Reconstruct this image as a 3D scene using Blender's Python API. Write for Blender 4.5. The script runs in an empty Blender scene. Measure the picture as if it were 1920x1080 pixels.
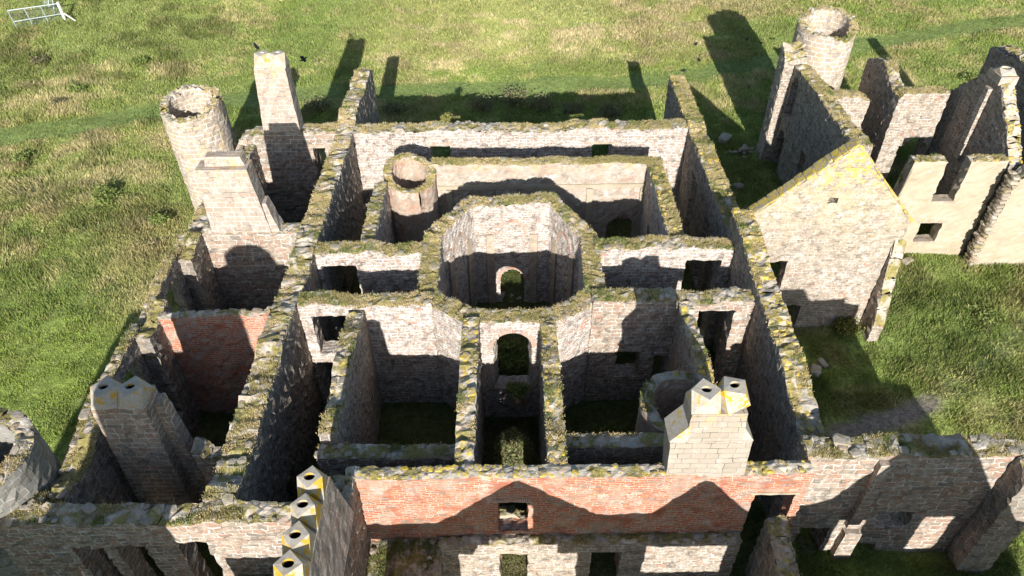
import bpy, bmesh, math, random
import numpy as np
from mathutils import Vector, Matrix, Euler

random.seed(7)
rng = np.random.default_rng(11)
scene = bpy.context.scene
COL = scene.collection
R = math.radians

# ------------------------------------------------------------------ camera
CAM_H = 36.0
FPX = 1345.0            # focal length in pixels of a 1920 px wide picture
PITCH = R(41.1)
ROLL = R(0.74)
cam_d = bpy.data.cameras.new('camera')
cam = bpy.data.objects.new('camera', cam_d)
COL.objects.link(cam)
scene.camera = cam
cam_d.sensor_width = 36.0
cam_d.lens = 36.0 * FPX / 1920.0
cam_d.clip_end = 6000
cam_d.clip_start = 0.5
_f = Vector((0, math.cos(PITCH), -math.sin(PITCH)))
_r = Vector((1, 0, 0))
_u = _r.cross(_f)
_r2 = math.cos(ROLL) * _r - math.sin(ROLL) * _u
_u2 = math.sin(ROLL) * _r + math.cos(ROLL) * _u
M3 = Matrix((_r2, _u2, -_f)).transposed()
cam.matrix_world = Matrix.Translation((0, 0, CAM_H)) @ M3.to_4x4()

# ------------------------------------------------------------------ light
SUN_EL = R(20.5)
SUN_DX = -0.022          # shadows run to +Y and drift a little to -X
world = bpy.data.worlds.new('World')
scene.world = world
world.use_nodes = True
wn = world.node_tree
sky = wn.nodes.new('ShaderNodeTexSky')
sky.sky_type = 'NISHITA'
sky.sun_disc = False
sky.sun_elevation = SUN_EL
sky.altitude = 50
sky.air_density = 1.0
sky.dust_density = 0.6
sky.ozone_density = 1.2
bg = wn.nodes['Background']
bg.inputs['Strength'].default_value = 0.09
wn.links.new(sky.outputs[0], bg.inputs['Color'])
sun_d = bpy.data.lights.new('sun', 'SUN')
sun_d.energy = 5.0
sun_d.angle = R(0.5)
sun_d.color = (1.0, 0.965, 0.92)
sun = bpy.data.objects.new('sun', sun_d)
COL.objects.link(sun)
ldir = Vector((SUN_DX, 1.0, -math.tan(SUN_EL))).normalized()
sun.rotation_euler = ldir.to_track_quat('-Z', 'Y').to_euler()
sun.location = (10, -60, 60)
sky.sun_rotation = math.atan2(-ldir.x, -ldir.y)

scene.view_settings.view_transform = 'Standard'
scene.view_settings.look = 'None'
scene.view_settings.gamma = 1.0
scene.view_settings.exposure = 0.80
scene.cycles.max_bounces = 5
scene.cycles.diffuse_bounces = 2
scene.cycles.use_adaptive_sampling = True


# ------------------------------------------------------------------ maths helpers
def ray(u, v):
    return (u - 960) / FPX * _r2 - (v - 540) / FPX * _u2 + _f


def hash2(ix, iy, seed):
    n = (ix.astype(np.int64) * 374761393 + iy.astype(np.int64) * 668265263 + seed * 974634777) & 0xffffffff
    n = ((n ^ (n >> 13)) * 1274126177) & 0xffffffff
    n = n ^ (n >> 16)
    return (n & 0xffff) / 65535.0


def vnoise(x, y, seed=0):
    x = np.asarray(x, float); y = np.asarray(y, float)
    ix = np.floor(x); iy = np.floor(y)
    fx = x - ix; fy = y - iy
    fx = fx * fx * (3 - 2 * fx); fy = fy * fy * (3 - 2 * fy)
    a = hash2(ix, iy, seed); b = hash2(ix + 1, iy, seed)
    c = hash2(ix, iy + 1, seed); d = hash2(ix + 1, iy + 1, seed)
    return (a * (1 - fx) + b * fx) * (1 - fy) + (c * (1 - fx) + d * fx) * fy


def fbm(x, y, seed=0, o=3):
    s = 0; amp = 0.5; t = 0
    for i in range(o):
        s = s + amp * vnoise(np.asarray(x) * 2 ** i, np.asarray(y) * 2 ** i, seed + i * 17)
        t += amp; amp *= 0.5
    return s / t


def sstep(a, b, x):
    t = np.clip((x - a) / (b - a), 0, 1)
    return t * t * (3 - 2 * t)


def terrain(x, y):
    x = np.asarray(x, float); y = np.asarray(y, float)
    d = np.maximum(y - 56, 0)
    rise = np.where(d < 10, d * d * 0.004, 0.4 + (d - 10) * 0.08)
    rise = np.minimum(rise, 4.5)
    bump = (fbm(x * 0.16, y * 0.16, 3) - 0.5) * 0.7 + (fbm(x * 0.7, y * 0.7, 9) - 0.5) * 0.35
    out = np.maximum.reduce([-22.5 - x, x - 15.5, y - 52.5, np.zeros_like(x)])
    m = sstep(0.0, 5.0, out)
    return rise + bump * m * (0.25 + 0.75 * sstep(0, 0.25, m))


def on_ground(u, v, dz=0.0):
    d = ray(u, v)
    z = 0.0
    for i in range(12):
        t = (z - CAM_H) / d.z
        z = float(terrain(d.x * t, d.y * t)) + dz
    t = (z - CAM_H) / d.z
    return Vector((d.x * t, d.y * t, z - dz))


# ------------------------------------------------------------------ material helpers
class NT:
    def __init__(self, name):
        self.m = bpy.data.materials.new(name)
        self.m.use_nodes = True
        self.t = self.m.node_tree
        self.b = self.t.nodes['Principled BSDF']
        self.b.inputs['Roughness'].default_value = 0.92
        self.b.inputs['Specular IOR Level'].default_value = 0.15

    def n(self, typ, **kw):
        nd = self.t.nodes.new(typ)
        for k, v in kw.items():
            setattr(nd, k, v)
        return nd

    def l(self, a, b):
        self.t.links.new(a, b)

    def val(self, x, sock):
        if hasattr(x, 'is_linked') or hasattr(x, 'links'):
            self.l(x, sock)
        else:
            sock.default_value = x

    def math(self, op, a, b=0.0, c=0.0, clamp=False):
        nd = self.n('ShaderNodeMath', operation=op, use_clamp=clamp)
        self.val(a, nd.inputs[0]); self.val(b, nd.inputs[1]); self.val(c, nd.inputs[2])
        return nd.outputs[0]

    def vmath(self, op, a, b):
        nd = self.n('ShaderNodeVectorMath', operation=op)
        self.val(a, nd.inputs[0]); self.val(b, nd.inputs[1])
        return nd.outputs[0]

    def mix(self, f, a, b, blend='MIX'):
        nd = self.n('ShaderNodeMix', data_type='RGBA', blend_type=blend)
        self.val(f, nd.inputs[0])
        for x, i in ((a, 6), (b, 7)):
            if isinstance(x, tuple):
                nd.inputs[i].default_value = (x[0], x[1], x[2], 1)
            else:
                self.l(x, nd.inputs[i])
        return nd.outputs[2]

    def noise(self, vec, scale, detail=3, rough=0.55, col=False):
        nd = self.n('ShaderNodeTexNoise')
        nd.inputs['Scale'].default_value = scale
        nd.inputs['Detail'].default_value = detail
        nd.inputs['Roughness'].default_value = rough
        if vec is not None:
            self.l(vec, nd.inputs['Vector'])
        return nd.outputs[1 if col else 0]

    def rng(self, x, a, b, c=0.0, d=1.0, smooth=True):
        nd = self.n('ShaderNodeMapRange', interpolation_type='SMOOTHSTEP' if smooth else 'LINEAR')
        self.val(x, nd.inputs[0])
        nd.inputs[1].default_value = a; nd.inputs[2].default_value = b
        nd.inputs[3].default_value = c; nd.inputs[4].default_value = d
        return nd.outputs[0]

    def ramp(self, x, stops, const=False):
        nd = self.n('ShaderNodeValToRGB')
        cr = nd.color_ramp
        if const:
            cr.interpolation = 'CONSTANT'
        while len(cr.elements) < len(stops):
            cr.elements.new(0.5)
        for e, (p, c) in zip(cr.elements, stops):
            e.position = p
            e.color = (c[0], c[1], c[2], 1)
        self.val(x, nd.inputs[0])
        return nd.outputs[0]

    def uv(self):
        return self.n('ShaderNodeUVMap', uv_map='uv').outputs[0]

    def pos(self):
        return self.n('ShaderNodeTexCoord').outputs['Object']

    def attr(self, name, out=2):
        nd = self.n('ShaderNodeAttribute', attribute_name=name)
        return nd.outputs[out]

    def bump(self, h, strength=0.6, dist=0.05):
        nd = self.n('ShaderNodeBump')
        nd.inputs['Strength'].default_value = strength
        nd.inputs['Distance'].default_value = dist
        self.l(h, nd.inputs['Height'])
        self.l(nd.outputs[0], self.b.inputs['Normal'])

    def color(self, c):
        self.l(c, self.b.inputs['Base Color'])
        return self.m


PINK = [(0.0, (0.31, 0.20, 0.145)), (0.2, (0.34, 0.255, 0.185)), (0.42, (0.22, 0.185, 0.15)),
        (0.6, (0.36, 0.29, 0.22)), (0.8, (0.33, 0.21, 0.15)), (1.0, (0.36, 0.31, 0.25))]
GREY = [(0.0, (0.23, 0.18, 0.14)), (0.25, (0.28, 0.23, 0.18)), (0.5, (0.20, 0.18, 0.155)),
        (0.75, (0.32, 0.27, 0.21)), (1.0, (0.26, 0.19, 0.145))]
PALE = [(0.0, (0.36, 0.255, 0.20)), (0.3, (0.40, 0.325, 0.265)), (0.55, (0.30, 0.24, 0.20)),
        (0.8, (0.41, 0.345, 0.295)), (1.0, (0.37, 0.235, 0.185))]
TAN = [(0.0, (0.33, 0.25, 0.185)), (0.4, (0.36, 0.295, 0.225)), (0.7, (0.27, 0.215, 0.17)), (1.0, (0.37, 0.31, 0.25))]
LIME = (0.57, 0.535, 0.495)


def m_rubble(name, stops, sx=0.60, sy=0.29, mort=(0.48, 0.435, 0.37), mw=0.085, lime=0.45, brickp=0.0,
             lichen=0.0, lich_z=None, stain=0.5):
    k = NT(name)
    uv = k.uv()
    dist = k.vmath('SUBTRACT', k.noise(uv, 1.1, 2, col=True), (0.5, 0.5, 0.5))
    dist = k.vmath('MULTIPLY', dist, (0.34, 0.22, 0.0))
    w = k.vmath('ADD', uv, dist)
    sc = k.vmath('MULTIPLY', w, (1.0 / sx, 1.0 / sy, 1.0))
    v1 = k.n('ShaderNodeTexVoronoi', voronoi_dimensions='2D', feature='F1')
    v2 = k.n('ShaderNodeTexVoronoi', voronoi_dimensions='2D', feature='DISTANCE_TO_EDGE')
    for v in (v1, v2):
        v.inputs['Scale'].default_value = 1.0
        v.inputs['Randomness'].default_value = 0.50
        k.l(sc, v.inputs['Vector'])
    sep = k.n('ShaderNodeSeparateColor')
    k.l(v1.outputs['Color'], sep.inputs[0])
    c = k.ramp(sep.outputs[0], stops)
    fine = k.noise(uv, 9.0, 4, 0.65)
    vary = k.math('MULTIPLY_ADD', sep.outputs[1], 0.5, 0.72)
    vary = k.math('MULTIPLY', vary, k.rng(fine, 0.25, 0.8, 0.72, 1.22))
    cc = k.n('ShaderNodeCombineColor')
    for i in range(3):
        k.l(vary, cc.inputs[i])
    c = k.mix(1.0, c, cc.outputs[0], 'MULTIPLY')
    edge_n = k.math('MULTIPLY_ADD', k.noise(uv, 5.0, 2), 0.12, -0.06)
    e = k.math('ADD', v2.outputs['Distance'], edge_n)
    mask = k.rng(e, mw * 0.35, mw * 1.35)
    big = k.noise(uv, 0.35, 4, 0.6)
    # mortar lost in places: joints turn dark there
    lost = k.rng(k.noise(uv, 1.7, 3), 0.52, 0.66)
    mcol = k.mix(lost, mort, (0.10, 0.085, 0.07))
    c = k.mix(mask, mcol, c)
    # remains of lime render
    limes = k.math('MULTIPLY', k.rng(k.noise(uv, 1.3, 5, 0.7), 0.50, 0.68), k.rng(big, 0.38, 0.62))
    c = k.mix(k.math('MULTIPLY', limes, lime), c, LIME)
    if brickp > 0:
        bp = k.math('MULTIPLY', k.rng(k.noise(uv, 0.55, 2, 0.4), 0.60, 0.66), brickp)
        bn = k.n('ShaderNodeTexBrick')
        bn.inputs['Scale'].default_value = 1.0
        bn.inputs['Brick Width'].default_value = 0.26
        bn.inputs['Row Height'].default_value = 0.095
        bn.inputs['Mortar Size'].default_value = 0.014
        bn.inputs['Color1'].default_value = (0.42, 0.13, 0.075, 1)
        bn.inputs['Color2'].default_value = (0.34, 0.16, 0.10, 1)
        bn.inputs['Mortar'].default_value = (0.5, 0.45, 0.38, 1)
        k.l(w, bn.inputs['Vector'])
        c = k.mix(bp, c, bn.outputs[0])
    # dark weathering and damp
    st = k.math('MULTIPLY', k.rng(k.noise(k.vmath('MULTIPLY', uv, (1.0, 0.28, 1.0)), 0.9, 4, 0.65), 0.48, 0.75), stain)
    c = k.mix(st, c, (0.20, 0.175, 0.14), 'MIX')
    if lichen > 0:
        ln = k.rng(k.noise(uv, 1.6, 5, 0.7), 0.50, 0.62)
        if lich_z:
            su = k.n('ShaderNodeSeparateXYZ'); k.l(uv, su.inputs[0])
            ln = k.math('MULTIPLY', ln, k.rng(su.outputs[1], lich_z[0], lich_z[1]))
        c = k.mix(k.math('MULTIPLY', ln, lichen), c, (0.52, 0.36, 0.045))
        pale = k.rng(k.noise(uv, 1.0, 4, 0.6), 0.40, 0.7)
        if lich_z:
            pale = k.math('MULTIPLY', pale, k.rng(su.outputs[1], lich_z[0] - 1.5, lich_z[1]))
        c = k.mix(k.math('MULTIPLY', pale, lichen * 0.5), c, (0.56, 0.49, 0.25))
    h = k.math('ADD', k.math('MULTIPLY', mask, 0.8), k.math('MULTIPLY', fine, 0.5))
    h = k.math('ADD', h, k.math('MULTIPLY', sep.outputs[2], 0.35))
    k.bump(h, 0.75, 0.07)
    return k.color(c)


def m_coursed_rubble(name, stops, bw=0.62, rh=0.29, ms=0.030, mort=(0.54, 0.50, 0.43), lime=0.4, brickp=0.0, lichen=0.0, lich_z=None, stain=0.35, dst=0.13):
    """roughly coursed squared rubble with wide uneven joints"""
    k = NT(name)
    uv = k.uv()
    d1 = k.vmath('SUBTRACT', k.noise(uv, 0.9, 2, col=True), (0.5, 0.5, 0.5))
    d2 = k.vmath('SUBTRACT', k.noise(uv, 3.6, 2, col=True), (0.5, 0.5, 0.5))
    w = k.vmath('ADD', uv, k.vmath('MULTIPLY', d1, (dst * 2.6, dst * 1.5, 0)))
    w = k.vmath('ADD', w, k.vmath('MULTIPLY', d2, (dst * 1.0, dst * 0.75, 0)))
    bn = k.n('ShaderNodeTexBrick')
    bn.inputs['Scale'].default_value = 1.0
    bn.inputs['Brick Width'].default_value = bw
    bn.inputs['Row Height'].default_value = rh
    bn.inputs['Mortar Smooth'].default_value = 0.45
    bn.inputs['Color1'].default_value = (0, 0, 0, 1)
    bn.inputs['Color2'].default_value = (1, 1, 1, 1)
    bn.inputs['Mortar'].default_value = (0.5, 0.5, 0.5, 1)
    bn.squash = 0.62
    bn.squash_frequency = 3
    bn.offset = 0.43
    k.l(w, bn.inputs['Vector'])
    k.l(k.math('MULTIPLY', k.rng(k.noise(uv, 2.4, 3, 0.6), 0.3, 0.7, 0.35, 1.9), ms), bn.inputs['Mortar Size'])
    sep = k.n('ShaderNodeSeparateColor'); k.l(bn.outputs[0], sep.inputs[0])
    c = k.ramp(sep.outputs[0], stops)
    fine = k.noise(uv, 8.0, 4, 0.68)
    mid = k.noise(uv, 2.6, 3, 0.6)
    f = k.math('MULTIPLY', k.rng(fine, 0.25, 0.8, 0.70, 1.25), k.rng(mid, 0.25, 0.75, 0.80, 1.18))
    cc = k.n('ShaderNodeCombineColor')
    for i in range(3):
        k.l(f, cc.inputs[i])
    c = k.mix(1.0, c, cc.outputs[0], 'MULTIPLY')
    lost = k.rng(k.noise(uv, 1.5, 3), 0.50, 0.63)
    mc = k.mix(lost, mort, tuple(x * 0.28 for x in mort))
    c = k.mix(bn.outputs[1], c, mc)
    big = k.noise(uv, 0.33, 4, 0.6)
    lm = k.math('MULTIPLY', k.rng(k.noise(uv, 2.2, 5, 0.72), 0.48, 0.64), k.rng(big, 0.36, 0.62))
    c = k.mix(k.math('MULTIPLY', lm, lime), c, LIME)
    if brickp > 0:
        bp = k.math('MULTIPLY', k.rng(k.noise(uv, 0.9, 4, 0.65), 0.60, 0.66), brickp)
        c = k.mix(k.math('MULTIPLY', bp, k.math('SUBTRACT', 1.0, bn.outputs[1])), c, (0.40, 0.16, 0.09))
    st = k.math('MULTIPLY', k.rng(k.noise(k.vmath('MULTIPLY', uv, (1.0, 0.28, 1.0)), 0.9, 4, 0.65), 0.48, 0.75), stain)
    c = k.mix(st, c, (0.185, 0.155, 0.12))
    if lichen > 0:
        su = k.n('ShaderNodeSeparateXYZ'); k.l(uv, su.inputs[0])
        zf = k.rng(su.outputs[1], lich_z[0], lich_z[1])
        pale = k.math('MULTIPLY', k.rng(k.noise(uv, 0.7, 4, 0.6), 0.34, 0.60), k.rng(su.outputs[1], lich_z[0] - 3.5, lich_z[1] - 1.5))
        c = k.mix(k.math('MULTIPLY', pale, lichen * 0.34), c, (0.52, 0.455, 0.25))
        ln = k.rng(k.math('ADD', k.noise(uv, 1.9, 6, 0.75), k.math('MULTIPLY', k.math('SUBTRACT', zf, 1.0), 0.22)), 0.50, 0.57)
        ln = k.math('MULTIPLY', ln, k.math('SUBTRACT', 1.0, k.math('MULTIPLY', bn.outputs[1], 0.6)))
        c = k.mix(k.math('MULTIPLY', ln, lichen), c, (0.60, 0.42, 0.05))
    h = k.math('SUBTRACT', k.math('ADD', k.math('MULTIPLY', fine, 0.5), k.math('MULTIPLY', sep.outputs[0], 0.3)), bn.outputs[1])
    k.bump(h, 0.75, 0.06)
    return k.color(c)


def m_course(name, stops, bw, rh, ms, mort, dstr=0.05, patch=None, patch_amt=0.0, lime=0.2, lichen=0.0, lich_z=None, bumpd=0.03,
             stain=0.35):
    """coursed masonry (dressed blocks or brick)"""
    k = NT(name)
    uv = k.uv()
    dist = k.vmath('SUBTRACT', k.noise(uv, 1.6, 2, col=True), (0.5, 0.5, 0.5))
    w = k.vmath('ADD', uv, k.vmath('MULTIPLY', dist, (dstr * 2, dstr, 0)))
    bn = k.n('ShaderNodeTexBrick')
    bn.inputs['Scale'].default_value = 1.0
    bn.inputs['Brick Width'].default_value = bw
    bn.inputs['Row Height'].default_value = rh
    bn.inputs['Mortar Size'].default_value = ms
    bn.inputs['Mortar Smooth'].default_value = 0.3
    bn.inputs['Color1'].default_value = (0, 0, 0, 1)
    bn.inputs['Color2'].default_value = (1, 1, 1, 1)
    bn.inputs['Mortar'].default_value = (0.5, 0.5, 0.5, 1)
    bn.squash = 0.8
    bn.squash_frequency = 3
    k.l(w, bn.inputs['Vector'])
    sep = k.n('ShaderNodeSeparateColor'); k.l(bn.outputs[0], sep.inputs[0])
    c = k.ramp(sep.outputs[0], stops)
    fine = k.noise(uv, 8.0, 4, 0.65)
    c = k.mix(k.rng(fine, 0.3, 0.75, 0.0, 0.35), c, (0.26, 0.22, 0.17))
    lost = k.rng(k.noise(uv, 1.1, 3), 0.5, 0.62)
    mc = k.mix(lost, mort, tuple(x * 0.35 for x in mort))
    c = k.mix(bn.outputs[1], c, mc)
    if patch:
        pn = k.rng(k.noise(uv, 0.8, 5, 0.7), 0.46, 0.62)
        c = k.mix(k.math('MULTIPLY', pn, patch_amt), c, patch)
    ln = k.math('MULTIPLY', k.rng(k.noise(uv, 1.4, 5, 0.7), 0.52, 0.7), lime)
    c = k.mix(ln, c, LIME)
    st = k.math('MULTIPLY', k.rng(k.noise(k.vmath('MULTIPLY', uv, (1.2, 0.3, 1.0)), 0.9, 4, 0.65), 0.5, 0.75), stain)
    c = k.mix(st, c, (0.18, 0.15, 0.12))
    if lichen > 0:
        l2 = k.rng(k.noise(uv, 1.3, 5, 0.7), 0.50, 0.62)
        if lich_z:
            su = k.n('ShaderNodeSeparateXYZ'); k.l(uv, su.inputs[0])
            l2 = k.math('MULTIPLY', l2, k.rng(su.outputs[1], lich_z[0], lich_z[1]))
        c = k.mix(k.math('MULTIPLY', l2, lichen), c, (0.55, 0.36, 0.04))
    h = k.math('SUBTRACT', k.math('MULTIPLY', fine, 0.4), bn.outputs[1])
    k.bump(h, 0.7, bumpd)
    return k.color(c)


def m_top(name, moss=0.5, lichen=0.15):
    """broken wall head: rubble core, moss, dry grass thatch, lichen"""
    k = NT(name)
    p = k.pos()
    v = k.n('ShaderNodeTexVoronoi'); v.inputs['Scale'].default_value = 3.2
    k.l(p, v.inputs['Vector'])
    sep = k.n('ShaderNodeSeparateColor'); k.l(v.outputs['Color'], sep.inputs[0])
    c = k.ramp(sep.outputs[0], [(0, (0.44, 0.38, 0.30)), (0.4, (0.33, 0.30, 0.25)), (0.7, (0.52, 0.47, 0.39)), (1, (0.44, 0.33, 0.25))])
    n1 = k.noise(p, 1.1, 4, 0.65)
    n2 = k.noise(p, 4.0, 4, 0.65)
    mossc = k.ramp(n2, [(0.25, (0.13, 0.115, 0.035)), (0.5, (0.24, 0.205, 0.075)), (0.75, (0.34, 0.275, 0.13))])
    c = k.mix(k.rng(n1, 0.62 - 0.3 * moss, 0.72 - 0.3 * moss), c, mossc)
    lm = k.math('MULTIPLY', k.rng(k.noise(p, 3.4, 5, 0.7), 0.55, 0.61), lichen * 4)
    c = k.mix(k.math('MINIMUM', lm, 1.0), c, (0.44, 0.335, 0.085))
    h = k.math('ADD', n2, k.math('MULTIPLY', v.outputs['Distance'], -0.6))
    k.bump(h, 0.9, 0.1)
    return k.color(c)


def m_capstone(name, lichen=0.2):
    k = NT(name)
    a = k.attr('rnd')
    p = k.pos()
    fine = k.noise(p, 7.0, 4, 0.65)
    c = k.ramp(a, [(0.0, (0.38, 0.28, 0.205)), (0.3, (0.33, 0.285, 0.23)), (0.55, (0.45, 0.385, 0.30)), (0.8, (0.29, 0.255, 0.20)), (1.0, (0.50, 0.45, 0.38))])
    c = k.mix(k.rng(fine, 0.35, 0.7, 0, 0.5), c, (0.2, 0.18, 0.15))
    c = k.mix(k.math('MULTIPLY', k.rng(k.noise(p, 2.3, 4, 0.65), 0.52, 0.62), 0.7), c, (0.25, 0.22, 0.085))
    l2 = k.math('MULTIPLY', k.rng(k.noise(p, 4.5, 5, 0.7), 0.62 - 0.19 * lichen, 0.69 - 0.19 * lichen), min(0.9, lichen * 3))
    c = k.mix(l2, c, (0.56, 0.40, 0.05))
    k.bump(fine, 0.8, 0.06)
    return k.color(c)


def m_vcol(name, transl=0.25, rough=0.8):
    k = NT(name)
    c = k.attr('col', 0)
    k.color(c)
    if transl > 0:
        tr = k.n('ShaderNodeBsdfTranslucent')
        k.l(c, tr.inputs['Color'])
        mx = k.n('ShaderNodeMixShader')
        mx.inputs[0].default_value = transl
        k.l(k.b.outputs[0], mx.inputs[1]); k.l(tr.outputs[0], mx.inputs[2])
        k.l(mx.outputs[0], k.t.nodes['Material Output'].inputs['Surface'])
    return k.m


def m_plain(name, c, rough=0.8, metal=0.0, var=0.2, scale=4.0):
    k = NT(name)
    n = k.noise(k.pos(), scale, 4, 0.6)
    k.b.inputs['Roughness'].default_value = rough
    k.b.inputs['Metallic'].default_value = metal
    k.bump(n, 0.4, 0.02)
    return k.color(k.mix(k.rng(n, 0.3, 0.7, 0, 1), tuple(x * (1 - var) for x in c), tuple(min(1, x * (1 + var)) for x in c)))


def m_render():
    k = NT('harled_render')
    uv = k.uv()
    big = k.noise(uv, 0.5, 5, 0.65)
    fine = k.noise(uv, 14, 3, 0.7)
    c = k.ramp(big, [(0.3, (0.32, 0.265, 0.185)), (0.5, (0.38, 0.325, 0.235)), (0.7, (0.41, 0.36, 0.28))])
    c = k.mix(k.rng(fine, 0.4, 0.7, 0, 0.3), c, (0.30, 0.26, 0.20))
    c = k.mix(k.math('MULTIPLY', k.rng(k.noise(uv, 1.5, 5, 0.7), 0.58, 0.62), 0.6), c, (0.45, 0.41, 0.34))
    k.bump(fine, 0.5, 0.03)
    return k.color(c)


MAT = dict(
    pink=m_coursed_rubble('pink_rubble', PINK, lime=0.6),
    bigpink=m_coursed_rubble('pink_block_masonry', PINK, bw=0.78, rh=0.36, ms=0.034, lime=0.55),
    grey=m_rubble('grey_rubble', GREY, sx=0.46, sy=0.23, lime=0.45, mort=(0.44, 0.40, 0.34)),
    pale=m_coursed_rubble('pale_limed_rubble', PALE, bw=0.5, rh=0.25, ms=0.04, lime=1.0, mort=(0.56, 0.525, 0.465), stain=0.2),
    limeb=m_coursed_rubble('limed_rubble_with_brick', PALE, bw=0.42, rh=0.2, ms=0.034, lime=1.0, mort=(0.56, 0.525, 0.465), brickp=0.85, stain=0.2),
    gable=m_coursed_rubble('gable_rubble', TAN, bw=0.46, rh=0.23, ms=0.022, lime=0.7, brickp=0.5, lichen=0.95, lich_z=(9.0, 13.0), stain=0.2),
    tan=m_coursed_rubble('tan_rubble', TAN, bw=0.52, rh=0.25, lime=0.5, brickp=0.6, stain=0.3),
    ashlar=m_course('dressed_granite', [(0, (0.37, 0.26, 0.205)), (0.5, (0.40, 0.325, 0.265)), (1, (0.32, 0.265, 0.22))], 0.62, 0.36, 0.028,
                    (0.55, 0.51, 0.44), 0.12, lime=0.55, lichen=0.45, lich_z=(11.8, 14)),
    greyash=m_course('grey_dressed_stone', [(0, (0.27, 0.215, 0.175)), (0.5, (0.31, 0.265, 0.22)), (1, (0.23, 0.20, 0.17))], 0.62, 0.36, 0.028,
                    (0.44, 0.41, 0.36), 0.09, lime=0.15, lichen=0.5, lich_z=(9.6, 12)),
    paleash=m_course('pale_dressed_stone', [(0, (0.32, 0.275, 0.22)), (0.5, (0.37, 0.325, 0.265)), (1, (0.34, 0.285, 0.235))], 0.75, 0.36, 0.016,
                    (0.27, 0.24, 0.20), 0.10, lime=0.3, stain=0.5, lichen=0.35, lich_z=(11.0, 13)),
    tower=m_course('tower_granite', [(0, (0.38, 0.29, 0.22)), (0.5, (0.41, 0.335, 0.265)), (1, (0.31, 0.265, 0.22))], 0.70, 0.40, 0.042,
                   (0.60, 0.56, 0.49), 0.12, lime=0.3, lichen=0.22),
    greytower=m_course('grey_tower_granite', [(0, (0.20, 0.19, 0.16)), (1, (0.25, 0.24, 0.21))], 0.66, 0.36, 0.03,
                       (0.33, 0.33, 0.31), 0.05, lime=0.1),
    brick=m_course('red_brick', [(0, (0.42, 0.095, 0.036)), (0.3, (0.47, 0.135, 0.055)), (0.55, (0.36, 0.085, 0.042)), (0.75, (0.45, 0.175, 0.085)), (0.9, (0.22, 0.13, 0.095)), (1, (0.42, 0.31, 0.23))], 0.44, 0.15, 0.016,
                   (0.56, 0.48, 0.39), 0.07, patch=(0.42, 0.33, 0.26), patch_amt=0.5, lime=0.36, bumpd=0.05, stain=0.5),
    limebrick=m_course('limewashed_brick', [(0, (0.37, 0.30, 0.23)), (0.5, (0.44, 0.395, 0.33)), (1, (0.39, 0.28, 0.21))], 0.30, 0.11, 0.014,
                       (0.47, 0.43, 0.36), 0.05, patch=(0.40, 0.21, 0.13), patch_amt=0.28, lime=0.9, lichen=0.45, lich_z=(7.4, 8.6)),
    turretbrick=m_course('weathered_brick', [(0, (0.40, 0.22, 0.145)), (0.5, (0.42, 0.345, 0.27)), (1, (0.39, 0.30, 0.22))], 0.30, 0.11, 0.014,
                         (0.47, 0.42, 0.35), 0.05, patch=(0.42, 0.18, 0.10), patch_amt=0.4, lime=0.8, lichen=0.3, lich_z=(7.0, 8.6)),
    dressed=m_plain('dressed_stone', (0.36, 0.295, 0.225), var=0.22, scale=2.5),
    pot=None,
    render=m_render(),
    top=m_top('mossy_wall_head', 0.55, 0.03),
    topy=m_top('lichened_wall_head', 0.45, 0.25),
    topdry=m_top('grassy_wall_head', 0.8, 0.05),
    cap=m_capstone('capstone', 0.12),
    capy=m_capstone('yellow_lichened_capstone', 0.85),
    blade=m_vcol('grass_blades', 0.3),
    turf=m_vcol('dry_turf_blades', 0.25),
    leaf=m_vcol('leaves', 0.3),
    twig=m_plain('twigs', (0.13, 0.10, 0.07)),
    steel=m_plain('galvanised_steel', (0.36, 0.41, 0.39), rough=0.45, metal=0.3, var=0.1),
    pole=m_plain('weathered_white_pole', (0.55, 0.53, 0.47), var=0.15),
    darkwood=m_plain('dark_wood', (0.06, 0.05, 0.04)),
    bird=m_plain('black_feathers', (0.018, 0.018, 0.022), rough=0.5),
    soot=m_plain('soot', (0.02, 0.02, 0.02)),
    voussoir=m_course('arch_brick', [(0, (0.38, 0.12, 0.065)), (1, (0.42, 0.24, 0.17))], 0.10, 0.6, 0.02, (0.48, 0.44, 0.37), 0.02, lime=0.4),
)


def m_pot(nm, amt):
    k = NT(nm)
    p = k.pos()
    n = k.noise(p, 6, 4, 0.65)
    c = k.ramp(n, [(0.3, (0.35, 0.31, 0.25)), (0.6, (0.45, 0.41, 0.345)), (0.8, (0.39, 0.37, 0.34))])
    g = k.n('ShaderNodeNewGeometry')
    sx = k.n('ShaderNodeSeparateXYZ'); k.l(g.outputs['True Normal'], sx.inputs[0])
    side = k.rng(sx.outputs[2], 0.5, 0.85, 1.0, 0.12)      # lichen grows on the sloping cheeks
    l = k.math('MULTIPLY', k.rng(k.noise(p, 2.6, 5, 0.7), 0.62 - 0.14 * amt, 0.72 - 0.14 * amt), side)
    c = k.mix(l, c, (0.52, 0.31, 0.03))
    k.bump(n, 0.5, 0.03)
    return k.color(c)


MAT['pot'] = m_pot('chimney_stone', 0.7)
MAT['poty'] = m_pot('orange_lichened_chimney_stone', 1.1)


# ------------------------------------------------------------------ object helpers
def tag(o, label=None, cat=None, group=None, kind=None):
    if label: o['label'] = label
    if cat: o['category'] = cat
    if group: o['group'] = group
    if kind: o['kind'] = kind
    return o


def empty(name, loc=(0, 0, 0), label=None, cat=None, group=None):
    o = bpy.data.objects.new(name, None)
    COL.objects.link(o)
    o.location = loc
    o.empty_display_size = 0.5
    return tag(o, label, cat, group)


def link(name, me, parent=None):
    o = bpy.data.objects.new(name, me)
    COL.objects.link(o)
    if parent is not None:
        o.parent = parent
        o.matrix_parent_inverse = Matrix.Translation(-Vector(parent.location))
    return o


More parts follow.
